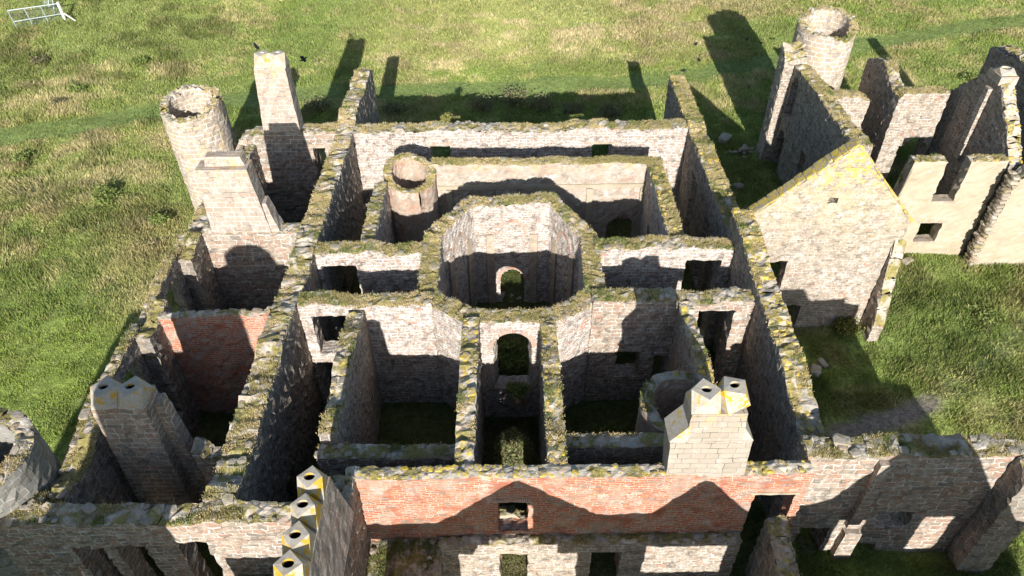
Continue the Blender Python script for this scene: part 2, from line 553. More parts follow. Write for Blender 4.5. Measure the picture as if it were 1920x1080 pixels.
def mesh_np(name, verts, faces, mats, uvs=None, midx=None, attrs=None, smooth=False):
    """verts (N,3); faces list of tuples or (M,k) array; uvs flat list per loop"""
    me = bpy.data.meshes.new(name)
    verts = np.asarray(verts, np.float32)
    if isinstance(faces, np.ndarray):
        m, kk = faces.shape
        loops = faces.reshape(-1).astype(np.int32)
        starts = (np.arange(m) * kk).astype(np.int32)
    else:
        lens = np.array([len(f) for f in faces], np.int32)
        loops = np.fromiter((i for f in faces for i in f), np.int32)
        starts = np.concatenate([[0], np.cumsum(lens)[:-1]]).astype(np.int32)
        m = len(faces)
    me.vertices.add(len(verts))
    me.vertices.foreach_set('co', verts.reshape(-1))
    me.loops.add(len(loops))
    me.loops.foreach_set('vertex_index', loops)
    me.polygons.add(m)
    me.polygons.foreach_set('loop_start', starts)
    for mt in (mats if isinstance(mats, (list, tuple)) else [mats]):
        me.materials.append(mt)
    if midx is not None:
        me.polygons.foreach_set('material_index', np.asarray(midx, np.int32))
    me.polygons.foreach_set('use_smooth', np.full(m, smooth, dtype=bool))
    me.update(calc_edges=True)
    if uvs is not None:
        l = me.uv_layers.new(name='uv')
        l.data.foreach_set('uv', np.asarray(uvs, np.float32).reshape(-1))
    if attrs:
        for an, (typ, dom, data) in attrs.items():
            a = me.attributes.new(an, typ, dom)
            a.data.foreach_set('color' if 'COLOR' in typ else 'value', np.asarray(data, np.float32).reshape(-1))
    return me


_seed = [100]


def nseed():
    _seed[0] += 1
    return _seed[0]


# ---- rounded block stones
def _boxy():
    bm = bmesh.new()
    bmesh.ops.create_icosphere(bm, subdivisions=2, radius=1)
    vs = np.array([v.co[:] for v in bm.verts]); fs = np.array([[v.index for v in f.verts] for f in bm.faces])
    bm.free()
    return vs, fs


def _boxy1():
    bm = bmesh.new()
    bmesh.ops.create_icosphere(bm, subdivisions=1, radius=1)
    vs = np.array([v.co[:] for v in bm.verts]); fs = np.array([[v.index for v in f.verts] for f in bm.faces])
    bm.free()
    return vs, fs


BV, BF = _boxy1()
BV2, BF2 = _boxy()


def stones_mesh(name, items, mat):
    """items: (x,y,z,hx,hy,hz,rot)"""
    VV, FF, RR = [], [], []
    off = 0
    for (x, y, z, hx, hy, hz, rot) in items:
        bv, bf = (BV2, BF2) if max(hx, hy) > 0.3 else (BV, BF)
        p = np.sign(bv) * np.abs(bv) ** 0.55
        p = p + rng.normal(0, 0.07, p.shape)
        p = p * np.array([hx, hy, hz])
        tilt = rng.normal(0, 0.12)
        c, s = math.cos(rot), math.sin(rot)
        q = np.empty_like(p)
        q[:, 0] = c * p[:, 0] - s * p[:, 1] + x
        q[:, 1] = s * p[:, 0] + c * p[:, 1] + y
        q[:, 2] = p[:, 2] + p[:, 0] * tilt + z
        VV.append(q); FF.append(bf + off); off += len(q)
        RR.append(np.full(len(q), rng.random()))
    if not VV:
        return None
    return mesh_np(name, np.concatenate(VV), np.concatenate(FF), mat, attrs={'rnd': ('FLOAT', 'POINT', np.concatenate(RR))})


# ---- grass blades: vectorised
def blades_mesh(name, px, py, pz, length, width, cols, mat, lean=0.5, wind=None, nb=5, spread=0.08):
    """each root carries nb triangular blades"""
    n = len(px)
    P = np.stack([px, py, pz], 1)
    P = np.repeat(P, nb, 0)
    L = np.repeat(length, nb) * rng.uniform(0.6, 1.25, n * nb)
    W = np.repeat(width, nb) * rng.uniform(0.7, 1.3, n * nb)
    C = np.repeat(cols, nb, 0) * rng.uniform(0.75, 1.25, (n * nb, 1))
    S = np.repeat(spread, nb) if np.ndim(spread) else spread
    P[:, :2] += rng.normal(0, 1, (n * nb, 2)) * (S[:, None] if np.ndim(S) else S)
    az = rng.uniform(0, 2 * math.pi, n * nb)
    ln = rng.uniform(0.1, 1.0, n * nb) * lean
    dx = np.cos(az) * ln; dy = np.sin(az) * ln
    if wind is not None:
        w = np.repeat(wind, nb, 0)
        dx += w[:, 0]; dy += w[:, 1]
    nrm = np.sqrt(dx * dx + dy * dy + 1)
    tip = P + np.stack([dx / nrm * L, dy / nrm * L, L / nrm], 1)
    fa = rng.uniform(0, 2 * math.pi, n * nb)
    side = np.stack([np.cos(fa) * W * 0.5, np.sin(fa) * W * 0.5, np.zeros_like(fa)], 1)
    base = P.copy(); base[:, 2] -= 0.03
    V = np.stack([base - side, base + side, tip], 1).reshape(-1, 3)
    F = np.arange(len(V)).reshape(-1, 3)
    C4 = np.concatenate([np.clip(C, 0, 1), np.ones((len(C), 1))], 1)
    CC = np.repeat(C4, 3, 0)
    return mesh_np(name, V, F, mat, attrs={'col': ('FLOAT_COLOR', 'POINT', CC)})


TURF_STRAW = np.array([0.62, 0.50, 0.27])
TURF_OLIVE = np.array([0.41, 0.355, 0.155])
TURF_GREEN = np.array([0.22, 0.255, 0.08])


# ------------------------------------------------------------------ the wall builder
def grid_breaks(a, b, step, extra):
    n = max(1, int(round((b - a) / step)))
    xs = list(np.linspace(a, b, n + 1))
    for e in extra:
        if a < e < b:
            xs = [x for x in xs if abs(x - e) > step * 0.45 or x in (a, b)]
            xs.append(e)
    return np.array(sorted(set(round(x, 4) for x in xs)))


def masonry(name, posf, s0, s1, thick, topf, z0, openings, mats, parent, step=0.3, rag=0.12, jit=0.03, closed=False, uoff=0.0,
            hole_test=None, zmax=None):
    """solid wall on an (s,t,z) grid; cells inside openings are left out.
    openings: (sa,sb,za,zb,kind)"""
    ex_s, ex_z = [], []
    for o in openings:
        ex_s += [o[0], o[1]]; ex_z += [o[2], o[3]]
    S = grid_breaks(s0, s1, step, ex_s)
    sd = nseed()
    base = np.array([topf(s) for s in S])
    if rag > 0:
        base = base + (vnoise(S * 0.55, S * 0 + 3, sd) - 0.5) * rag * 3.0 + (vnoise(S * 2.3, S * 0 + 9, sd) - 0.5) * rag * 1.6
    if closed:
        base[-1] = base[0]
    zt = float(base.max()) if zmax is None else zmax
    Z = grid_breaks(z0, zt + 0.05, step, ex_z)
    T = np.array([0, 0.36, 0.7, 1.0]) * thick
    nS, nZ, nT = len(S), len(Z), len(T)
    sc = 0.5 * (S[1:] + S[:-1]); zc = 0.5 * (Z[1:] + Z[:-1])
    fill = np.zeros((nS - 1, nZ - 1), bool)
    for i in range(nS - 1):
        t = max(base[i], base[i + 1])
        fill[i] = Z[:-1] < t - 1e-4
        for (sa, sb, za, zb, kind) in openings:
            if sa - 1e-4 <= sc[i] <= sb + 1e-4:
                zz = zb
                if kind == 'arch':
                    w = (sb - sa) / 2
                    x = (sc[i] - (sa + sb) / 2) / w
                    rise = min(w, (zb - za) * 0.5)
                    zz = zb - rise + rise * math.sqrt(max(0, 1 - x * x))
                fill[i] &= ~((zc > za) & (zc < zz))
    vid = {}
    verts = []
    r2 = np.random.default_rng(sd)

    def V(i, j, k):
        ii = 0 if (closed and i == nS - 1) else i
        key = (ii, j, k)
        if key in vid:
            return vid[key]
        z = Z[k]
        top = z >= base[ii] - 1e-6
        z = min(z, base[ii])
        js = r2.normal(0, jit); jt = r2.normal(0, jit); jz = r2.normal(0, jit * 0.7)
        s_ = S[ii]
        if (ii == 0 or ii == nS - 1) and not closed:
            js *= 1.0
        if k == 0:
            jz = 0
        if top:
            jz += r2.normal(0, rag * 0.45) + (0.06 * (rag > 0) if 0 < j < nT - 1 else 0)
        p = posf(s_ + js, T[j] + jt, z + jz)
        vid[key] = len(verts)
        verts.append(p)
        return vid[key]

    faces, uvs, mi = [], [], []

    def add(q, uv, m):
        ids = []
        uu = []
        for a, b in zip(q, uv):
            if a not in ids:
                ids.append(a); uu.append(b)
        if len(ids) >= 3:
            faces.append(tuple(ids)); uvs.extend(uu); mi.append(m)

    jL = nT - 1
    for i in range(nS - 1):
        for k in range(nZ - 1):
            if not fill[i, k]:
                continue
            sa, sb, za, zb = S[i] + uoff, S[i + 1] + uoff, Z[k], Z[k + 1]
            zal, zbl = min(za, base[i]), min(zb, base[i])
            zar, zbr = min(za, base[i + 1]), min(zb, base[i + 1])
            flat_l = zbl - zal < 1e-4; flat_r = zbr - zar < 1e-4
            # front t=0, back t=thick
            q0 = [V(i, 0, k), V(i + 1, 0, k)]
            u0 = [(sa, zal), (sb, zar)]
            q1 = [V(i, jL, k), V(i + 1, jL, k)]
            if not flat_r:
                q0.append(V(i + 1, 0, k + 1)); u0.append((sb, zbr)); q1.append(V(i + 1, jL, k + 1))
            if not flat_l:
                q0.append(V(i, 0, k + 1)); u0.append((sa, zbl)); q1.append(V(i, jL, k + 1))
            add(q0, u0, 0)
            add(list(reversed(q1)), [(u + 37.3, v) for u, v in reversed(u0)], 0)
            # ends
            nl = fill[i - 1, k] if i > 0 else (fill[nS - 2, k] if closed else False)
            nr = fill[i + 1, k] if i < nS - 2 else (fill[0, k] if closed else False)
            for j in range(nT - 1):
                ta, tb = T[j], T[j + 1]
                if not nl and not flat_l:
                    add([V(i, j + 1, k), V(i, j, k), V(i, j, k + 1), V(i, j + 1, k + 1)],
                        [(tb + sa, zal), (ta + sa, zal), (ta + sa, zbl), (tb + sa, zbl)], 0)
                if not nr and not flat_r:
                    add([V(i + 1, j, k), V(i + 1, j + 1, k), V(i + 1, j + 1, k + 1), V(i + 1, j, k + 1)],
                        [(ta + sb, zar), (tb + sb, zar), (tb + sb, zbr), (ta + sb, zbr)], 0)
                up = fill[i, k + 1] if k < nZ - 2 else False
                if not up:
                    is_top = zb >= min(base[i], base[i + 1]) - 1e-4
                    add([V(i, j, k + 1), V(i + 1, j, k + 1), V(i + 1, j + 1, k + 1), V(i, j + 1, k + 1)],
                        [(sa, ta), (sb, ta), (sb, tb), (sa, tb)], 1 if is_top else 0)
                if k > 0 and not fill[i, k - 1]:
                    add([V(i, j, k), V(i, j + 1, k), V(i + 1, j + 1, k), V(i + 1, j, k)],
                        [(sa, ta), (sa, tb), (sb, tb), (sb, ta)], 0)
    me = mesh_np(name, verts, faces, mats, uvs=uvs, midx=mi)
    o = link(name, me, parent)
    return o, (lambda s: float(np.interp(s, S, base)))


def dress_top(parent, posf, s0, s1, thick, topf, cap=0.5, turf=0.6, capm='cap', big=1.0, green=0.3, avoid=()):
    """loose capstones and turf on a wall head"""
    items = []
    s = s0 + 0.15
    sd = nseed()
    rows = max(2, int(round(thick / 0.42)))
    while s < s1 - 0.1:
        for r in range(rows):
            t = (r + 0.5) / rows * thick
            ed = r in (0, rows - 1)
            if rng.random() > min(1.0, cap + 0.15 * (cap > 0)) * (1.0 if ed else 0.4) * float(0.25 + 1.35 * sstep(0.25, 0.65, vnoise(s * 0.45, r * 0.3, sd + 3))):
                continue
            ss = s + rng.normal(0, 0.08)
            if any(a <= ss <= b for a, b in avoid):
                continue
            k_ = rng.lognormal(-0.30, 0.30); hx = rng.uniform(0.14, 0.27) * big * k_; hy = rng.uniform(0.13, 0.22) * big * min(k_, 1.3); hz = rng.uniform(0.05, 0.10) * big * k_
            t2 = t
            if ed:
                t2 = 0.06 + hy * 0.7 if r == 0 else thick - 0.06 - hy * 0.7
            z = topf(ss)
            x0, y0, _ = posf(ss, t2, z)
            x1, y1, _ = posf(ss + 0.1, t2, z)
            items.append((x0, y0, z + rng.uniform(-0.02, 0.09), hx, hy, hz, math.atan2(y1 - y0, x1 - x0) + rng.normal(0, 0.25)))
        s += rng.uniform(0.34, 0.6) * big
    items.sort(key=lambda it: it[1])
    for it in items[:100]:
        link('capstone', stones_mesh('capstone', [it], MAT[capm]), parent)
    if len(items) > 100:
        tag(link('small_capstones', stones_mesh('small_capstones', items[100:], MAT[capm]), parent), kind='stuff')
    if turf > 0:
        area = (s1 - s0) * thick
        n = int(area * 170)
        ss = rng.uniform(s0, s1, n); tt = rng.uniform(0.02, 0.98, n) * thick
        dens = vnoise(ss * 0.7, tt * 0.9, sd)
        keep = dens > (0.95 - turf * 0.80)
        for a, b in avoid:
            keep &= ~((ss > a) & (ss < b))
        ss, tt = ss[keep], tt[keep]
        if len(ss) > 5:
            pts = np.array([posf(a, b, topf(a) + 0.04) for a, b in zip(ss, tt)])
            g = vnoise(ss * 0.5 + 40, tt * 0.6, sd + 5)
            g2 = rng.random(len(ss))
            k1 = np.clip((g - 0.35) * 2.2, 0, 1)[:, None]
            cols = TURF_STRAW * (1 - k1) + TURF_OLIVE * k1
            gm = ((vnoise(ss * 0.9 + 11, tt + 7, sd + 8) > 1 - green) * (g2 > 0.2))[:, None]
            cols = np.where(gm, TURF_GREEN, cols)
            lng = rng.uniform(0.05, 0.13, len(ss)) * (0.5 + 0.9 * g)
            me = blades_mesh('turf', pts[:, 0], pts[:, 1], pts[:, 2], lng, np.full(len(ss), 0.045), cols, MAT['turf'], lean=1.4, nb=6, spread=0.06)
            tag(link('turf', me, parent), kind='stuff')


def prof(pts):
    xs = [p[0] for p in pts]; zs = [p[1] for p in pts]
    return lambda s: float(np.interp(s, xs, zs))


def dressings(parent, posf, openings, thick, side=0, lintel=True, sill=True, mat='dressed', proud=0.03):
    """lintel and sill stones of dressed openings"""
    for (sa, sb, za, zb, kind) in openings:
        def block(nm, a, b, z0, z1, d):
            t0, t1 = (-proud, d) if side == 0 else (thick - d, thick + proud)
            cs = [posf(s, t, z) for z in (z0, z1) for s, t in ((a, t0), (b, t0), (b, t1), (a, t1))]
            bm = bmesh.new()
            vs = [bm.verts.new(c) for c in cs]
            for f in ((0, 1, 2, 3), (7, 6, 5, 4), (0, 4, 5, 1), (1, 5, 6, 2), (2, 6, 7, 3), (3, 7, 4, 0)):
                bm.faces.new([vs[i] for i in f])
            bmesh.ops.recalc_face_normals(bm, faces=bm.faces)
            bmesh.ops.bevel(bm, geom=bm.edges[:], offset=0.02, segments=1, affect='EDGES')
            me = bpy.data.meshes.new(nm); bm.to_mesh(me); bm.free()
            me.materials.append(MAT[mat])
            link(nm, me, parent)
        if kind == 'arch':
            # ring of arch stones
            w = (sb - sa) / 2; cx = (sa + sb) / 2
            rise = min(w, (zb - za) * 0.5); zs = zb - rise
            verts, faces, uvs = [], [], []
            n = 22; th = 0.26
            tf0, tf1 = (-proud, 0.4) if side == 0 else (thick - 0.4, thick + proud)
            for i in range(n + 1):
                a = math.pi * i / n
                ca, sa_ = math.cos(a), math.sin(a)
                for (rr, t) in ((0, tf0), (th, tf0), (th, tf1), (0, tf1)):
                    verts.append(posf(cx + (w - 0.03 + rr) * ca, t + 0, zs + (rise - 0.03 + rr) * sa_))
            for i in range(n):
                u0 = i / n * math.pi * w; u1 = (i + 1) / n * math.pi * w
                for j in range(4):
                    j2 = (j + 1) % 4
                    faces.append((i * 4 + j, i * 4 + j2, i * 4 + 4 + j2, i * 4 + 4 + j))
                    vv = (0, th) if j in (0, 2) else (0, 0.4)
                    uvs += [(u0, vv[0]), (u0, vv[1]), (u1, vv[1]), (u1, vv[0])]
            link('arch_ring', mesh_np('arch_ring', verts, faces, MAT['voussoir'], uvs=uvs), parent)
        elif lintel:
            block('lintel', sa - 0.22, sb + 0.22, zb, zb + 0.26, 0.35)
        if sill and za > 0.4:
            block('sill', sa - 0.12, sb + 0.12, za - 0.18, za + 0.015, 0.45)


def straight(axis, a, b):
    """posf for a straight wall; a=(s0,s1) along the axis, b=(t0,t1) across"""
    if axis == 'x':
        return lambda s, t, z: (s, b[0] + t, z)
    return lambda s, t, z: (b[0] + t, s, z)


def wall(name, label, axis, a, b, top, z0=-0.3, openings=(), mat='pink', topm='top', cap=0.5, turf=0.6, capm='cap', rag=0.12,
         big=1.0, green=0.3, dress=(), dside=0, cat='wall', group=None, step=0.3, sill=True, lintel=True, avoid=(), jit=0.03):
    if isinstance(top, (int, float)):
        tp = lambda s: float(top)
    else:
        tp = prof(top)
    loc = ((a[0] + a[1]) / 2, (b[0] + b[1]) / 2, 0) if axis == 'x' else ((b[0] + b[1]) / 2, (a[0] + a[1]) / 2, 0)
    root = empty(name, loc, label, cat, group)
    root['kind'] = 'thing'
    pf = straight(axis, a, b)
    th = b[1] - b[0]
    o, tf = masonry('masonry', pf, a[0], a[1], th, tp, z0, list(openings), [MAT[mat], MAT[topm]], root, step=step, rag=rag, uoff=nseed() * 3.7, jit=jit)
    dress_top(root, pf, a[0], a[1], th, tf, cap, turf, capm, big, green, avoid)
    if dress:
        dressings(root, pf, [openings[i] for i in dress], th, dside, lintel=lintel, sill=sill)
    root['tf'] = 0
    del root['tf']
    return root, tf


def ring(name, label, c, ro, ri, top, z0=-0.3, mat='tower', topm='top', openings=(), cap=0.6, turf=0.4, rag=0.1, floor=None, seg=0.3,
         capm='cap', cat='tower', taper=0.0, arc=(0.0, 2 * math.pi), inner=None, green=0.25, group=None):
    root = empty(name, (c[0], c[1], 0), label, cat, group)
    root['kind'] = 'thing'
    th = ro - ri

    def pf(s, t, z):
        an = s / ro
        k = 1 + taper * (10 - z)
        # t=0 outside
        r = (ro - t) * k
        return (c[0] + r * math.cos(an), c[1] + r * math.sin(an), z)
    s0, s1 = arc[0] * ro, arc[1] * ro
    closed = abs(s1 - s0 - 2 * math.pi * ro) < 1e-3
    tp = (lambda s: top(s / ro)) if callable(top) else (lambda s: float(top))
    o, tf = masonry('masonry', pf, s0, s1, th, tp, z0, list(openings), [MAT[mat], MAT[topm]], root, step=seg, rag=rag, closed=closed, uoff=nseed() * 1.3, jit=0.022)
    dress_top(root, pf, s0, s1, th, tf, cap, turf, capm, green=green)
    if floor is not None:
        n = 40
        vs = [(c[0] + (ri + 0.05) * math.cos(2 * math.pi * i / n), c[1] + (ri + 0.05) * math.sin(2 * math.pi * i / n), floor + rng.normal(0, 0.05)) for i in range(n)]
        vs.append((c[0], c[1], floor + 0.1))
        link('floor', mesh_np('floor', vs, [(i, (i + 1) % n, n) for i in range(n)], MAT['topdry']), root)
    return root, pf, tf


# ------------------------------------------------------------------ ground
PATH = [on_ground(u, v) for u, v in [(-200, 290), (0, 255), (150, 234), (300, 207), (430, 186), (560, 178), (760, 170), (900, 168), (1100, 158),
                                     (1300, 143), (1480, 108), (1600, 85), (1750, 60), (1920, 35), (2100, 5)]]
GRAVEL = [on_ground(u, v) for u, v in [(1570, 815), (1640, 795), (1700, 778), (1740, 755)]]
FAINT = [on_ground(u, v) for u, v in [(1740, 755), (1800, 715), (1870, 660), (1990, 570)]]


def polydist(x, y, pts):
    d = np.full(np.shape(x), 1e9)
    for p, q in zip(pts[:-1], pts[1:]):
        ax, ay, bx, by = p.x, p.y, q.x, q.y
        t = np.clip(((x - ax) * (bx - ax) + (y - ay) * (by - ay)) / ((bx - ax) ** 2 + (by - ay) ** 2), 0, 1)
        d = np.minimum(d, np.hypot(x - ax - t * (bx - ax), y - ay - t * (by - ay)))
    return d


G_BRIGHT = np.array([0.325, 0.405, 0.080])
G_MID = np.array([0.265, 0.335, 0.088])
G_DARK = np.array([0.15, 0.20, 0.06])
G_STRAW = np.array([0.58, 0.485, 0.26])
G_OLIVE = np.array([0.44, 0.425, 0.165])
G_PATH = np.array([0.215, 0.275, 0.085])


def zones(x, y):
    """returns straw amount, dark amount, path mask, inside mask"""
    n1 = fbm(x * 0.10, y * 0.14, 21, 4)
    n2 = fbm(x * 0.5, y * 0.65, 33, 4)
    straw = 0.75 * sstep(0.46, 0.72, 0.5 * n1 + 0.5 * n2)
    # large grass areas of the place
    left_near = sstep(-24, -30, x) * sstep(46, 34, y)
    centre = sstep(-24, -12, x) * sstep(34, 20, x) * sstep(77, 80, y)
    far = sstep(96, 102, y) * sstep(-40, -10, x)
    left_mid = sstep(-26, -34, x) * sstep(40, 52, y)
    right = sstep(18, 24, x) * sstep(50, 40, y)
    straw = straw * (1 - 0.75 * left_near) + 0.10 * left_mid + 0.38 * centre * (0.4 + n2) + 0.45 * far * n1 * 1.6
    straw = straw * (1 - 0.1 * right)
    # straw patch by the left wall
    for (px, py, r) in ((-29.5, 45.5, 3.0), (-28.0, 40.5, 2.2), (-31, 50, 3.2), (-25.3, 37.2, 1.6)):
        straw = straw + 0.75 * np.exp(-((x - px) ** 2 + (y - py) ** 2) / r ** 2) * (0.4 + 0.9 * n2)
    dark = sstep(0.52, 0.70, fbm(x * 0.32 + 50, y * 0.38, 55, 3)) * (0.25 + 0.75 * np.maximum(left_mid, right))
    pd = polydist(x, y, PATH)
    path = sstep(2.0, 1.1, pd + (n2 - 0.5) * 0.8)
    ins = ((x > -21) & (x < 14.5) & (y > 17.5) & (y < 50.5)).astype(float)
    return np.clip(straw, 0, 1), np.clip(dark, 0, 1), path, ins, n1, n2, left_near, centre


def grass_color(x, y):
    straw, dark, path, ins, n1, n2, ln, centre = zones(x, y)
    b = np.clip(ln * 0.6 + centre * 0.4 + (n1 - 0.4) * 1.5, 0, 1)[..., None]
    c = G_MID * (1 - b) + G_BRIGHT * b
    s = straw[..., None]
    c = np.where(s < 0.5, c * (1 - 2 * s) + G_OLIVE * 2 * s, G_OLIVE * (2 - 2 * s) + G_STRAW * (2 * s - 1))
    c = c * (1 - 0.36 * dark[..., None])
    c = c * (1 - path[..., None]) + G_PATH * path[..., None]
    return c, straw, dark, path, ins


def build_ground():
    def axis(lo, hi, st, far):
        core = np.arange(lo, hi + 1e-6, st)
        ext = []
        d = st * 2; p = 0
        while p < far:
            p += d; d *= 1.6
            ext.append(p)
        ext = np.array(ext)
        return np.concatenate([(lo - ext)[::-1], core, hi + ext])
    X = axis(-84, 84, 0.6, 2500)
    Y = axis(8, 118, 0.6, 2500)
    gx, gy = np.meshgrid(X, Y)
    gz = terrain(gx, gy)
    fine = (fbm(gx * 1.1, gy * 1.1, 71, 2) - 0.5) * 0.26
    _, _, path, ins, *_ = zones(gx, gy)
    gz = gz + fine * (1 - path) * (1 - 0.6 * ins)
    V = np.stack([gx, gy, gz], -1).reshape(-1, 3)
    ny, nx = gx.shape
    idx = np.arange(nx * ny).reshape(ny, nx)
    F = np.stack([idx[:-1, :-1], idx[:-1, 1:], idx[1:, 1:], idx[1:, :-1]], -1).reshape(-1, 4)
    c, straw, dark, path, ins = grass_color(gx.reshape(-1), gy.reshape(-1))
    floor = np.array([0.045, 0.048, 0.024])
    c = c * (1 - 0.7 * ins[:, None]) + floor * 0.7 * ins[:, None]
    gd = sstep(0.95, 0.45, polydist(gx.reshape(-1), gy.reshape(-1), GRAVEL))
    c = c * (1 - gd[:, None]) + np.array([0.30, 0.26, 0.22]) * gd[:, None]
    gf = 0.35 * sstep(1.2, 0.5, polydist(gx.reshape(-1), gy.reshape(-1), FAINT))
    c = c * (1 - gf[:, None]) + np.array([0.20, 0.20, 0.12]) * gf[:, None]
    k = NT('meadow_soil_and_grass')
    a = k.attr('col', 0)
    p = k.pos()
    n = k.noise(p, 2.2, 5, 0.7)
    n2 = k.noise(p, 9.0, 3, 0.7)
    f = k.math('MULTIPLY', k.rng(n, 0.25, 0.75, 0.6, 1.35), k.rng(n2, 0.25, 0.75, 0.65, 1.35))
    cc = k.n('ShaderNodeCombineColor')
    for i in range(3):
        k.l(f, cc.inputs[i])
    k.color(k.mix(1.0, a, cc.outputs[0], 'MULTIPLY'))
    k.bump(k.math('ADD', n, k.math('MULTIPLY', n2, 0.6)), 1.0, 0.25)
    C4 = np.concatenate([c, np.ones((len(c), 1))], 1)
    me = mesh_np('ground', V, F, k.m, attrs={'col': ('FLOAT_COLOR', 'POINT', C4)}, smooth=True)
    o = link('ground', me)
    tag(o, kind='structure')


def build_grass():
    N = 620000
    # stratified over the part of the meadow the camera can see, denser near the camera
    y = 10 + (112 - 10) * rng.random(N) ** 1.0
    half = 14 + y * 0.66
    x = rng.uniform(-1, 1, N) * half
    c, straw, dark, path, ins = grass_color(x, y)
    dens = fbm(x * 0.6, y * 0.7, 91, 3)
    keep = rng.random(N) < np.clip(0.55 + (dens - 0.4) * 1.6 + straw * 0.2, 0.15, 1) * (1 - 0.35 * path)
    keep &= ~((ins > 0.5) & (rng.random(N) < 0.6))
    gd = np.minimum(polydist(x, y, GRAVEL), 9)
    keep &= gd > 0.9
    gf = polydist(x, y, FAINT)
    keep &= (gf > 0.8) | (rng.random(N) < 0.35)
    x, y = x[keep], y[keep]
    c, straw, dark, path, ins = c[keep], straw[keep], dark[keep], path[keep], ins[keep]
    z = terrain(x, y)
    tall = fbm(x * 0.5, y * 0.6, 15, 3)
    L = (0.16 + 0.26 * sstep(0.4, 0.8, tall) + 0.20 * straw + 0.15 * dark) * (1 - 0.72 * path) * (1 - 0.55 * ins)
    near = sstep(-22, -30, x) * sstep(46, 34, y)
    L = L * (1 - 0.45 * near)
    Wd = 0.036 + 0.0009 * y
    wa = fbm(x * 0.12, y * 0.12, 44, 2) * 6.28 * 1.5
    wind = np.stack([np.cos(wa), np.sin(wa)], 1) * (0.25 + 0.7 * straw)[:, None]
    jit = rng.uniform(0.8, 1.25, (len(x), 1))
    # single clumps of another tone
    r = rng.random(len(x))[:, None]
    cc = np.where(r < 0.12, G_STRAW * (0.5 + 0.5 * straw[:, None]) + c * 0.3, c)
    cc = np.where((r > 0.93), G_DARK, cc) * jit
    cc = np.where(path[:, None] > 0.5, c * jit, cc)
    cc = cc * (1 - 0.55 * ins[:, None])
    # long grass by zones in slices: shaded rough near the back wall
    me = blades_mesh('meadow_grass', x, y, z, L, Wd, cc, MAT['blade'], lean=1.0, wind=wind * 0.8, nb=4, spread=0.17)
    o = link('meadow_grass', me)
    tag(o, 'green and straw coloured rough grass growing over the ground around the ruin', 'grass', kind='stuff')


# ------------------------------------------------------------------ chimney parts
def box_mesh(name, x0, x1, y0, y1, z0, z1, mat, parent, top=None, uvo=0.0, jit=0.012, step=0.4):
    """masonry block; top=(x0,x1,y0,y1) gives battered sides"""
    t = top or (x0, x1, y0, y1)
    nz = max(1, int((z1 - z0) / step)); nx = max(1, int((x1 - x0) / step)); ny = max(1, int((y1 - y0) / step))
    verts, faces, uvs = [], [], []
    r2 = np.random.default_rng(nseed())

    def lerp(a, b, f): return a + (b - a) * f

    def P(fx, fy, fz):
        xa, xb = lerp(x0, t[0], fz), lerp(x1, t[1], fz)
        ya, yb = lerp(y0, t[2], fz), lerp(y1, t[3], fz)
        j = r2.normal(0, jit, 3)
        return (lerp(xa, xb, fx) + j[0], lerp(ya, yb, fy) + j[1], lerp(z0, z1, fz) + j[2] * 0.4)
    cache = {}

    def vid(i, j, k):
        if (i, j, k) not in cache:
            cache[(i, j, k)] = len(verts)
            verts.append(P(i / nx, j / ny, k / nz))
        return cache[(i, j, k)]
    W, D, Hh = x1 - x0, y1 - y0, z1 - z0
    for k in range(nz):
        za, zb = z0 + Hh * k / nz, z0 + Hh * (k + 1) / nz
        for i in range(nx):
            ua, ub = W * i / nx + uvo, W * (i + 1) / nx + uvo
            faces.append((vid(i, 0, k), vid(i + 1, 0, k), vid(i + 1, 0, k + 1), vid(i, 0, k + 1))); uvs += [(ua, za), (ub, za), (ub, zb), (ua, zb)]
            faces.append((vid(i + 1, ny, k), vid(i, ny, k), vid(i, ny, k + 1), vid(i + 1, ny, k + 1))); uvs += [(ub + 9, za), (ua + 9, za), (ua + 9, zb), (ub + 9, zb)]
        for j in range(ny):
            ua, ub = D * j / ny + uvo + 5, D * (j + 1) / ny + uvo + 5
            faces.append((vid(0, j + 1, k), vid(0, j, k), vid(0, j, k + 1), vid(0, j + 1, k + 1))); uvs += [(ub, za), (ua, za), (ua, zb), (ub, zb)]
            faces.append((vid(nx, j, k), vid(nx, j + 1, k), vid(nx, j + 1, k + 1), vid(nx, j, k + 1))); uvs += [(ua, za), (ub, za), (ub, zb), (ua, zb)]
    for i in range(nx):
        for j in range(ny):
            faces.append((vid(i, j, nz), vid(i + 1, j, nz), vid(i + 1, j + 1, nz), vid(i, j + 1, nz)))
            uvs += [(W * i / nx, z1 + D * j / ny), (W * (i + 1) / nx, z1 + D * j / ny), (W * (i + 1) / nx, z1 + D * (j + 1) / ny), (W * i / nx, z1 + D * (j + 1) / ny)]
    return link(name, mesh_np(name, verts, faces, MAT[mat] if isinstance(mat, str) else mat, uvs=uvs), parent)


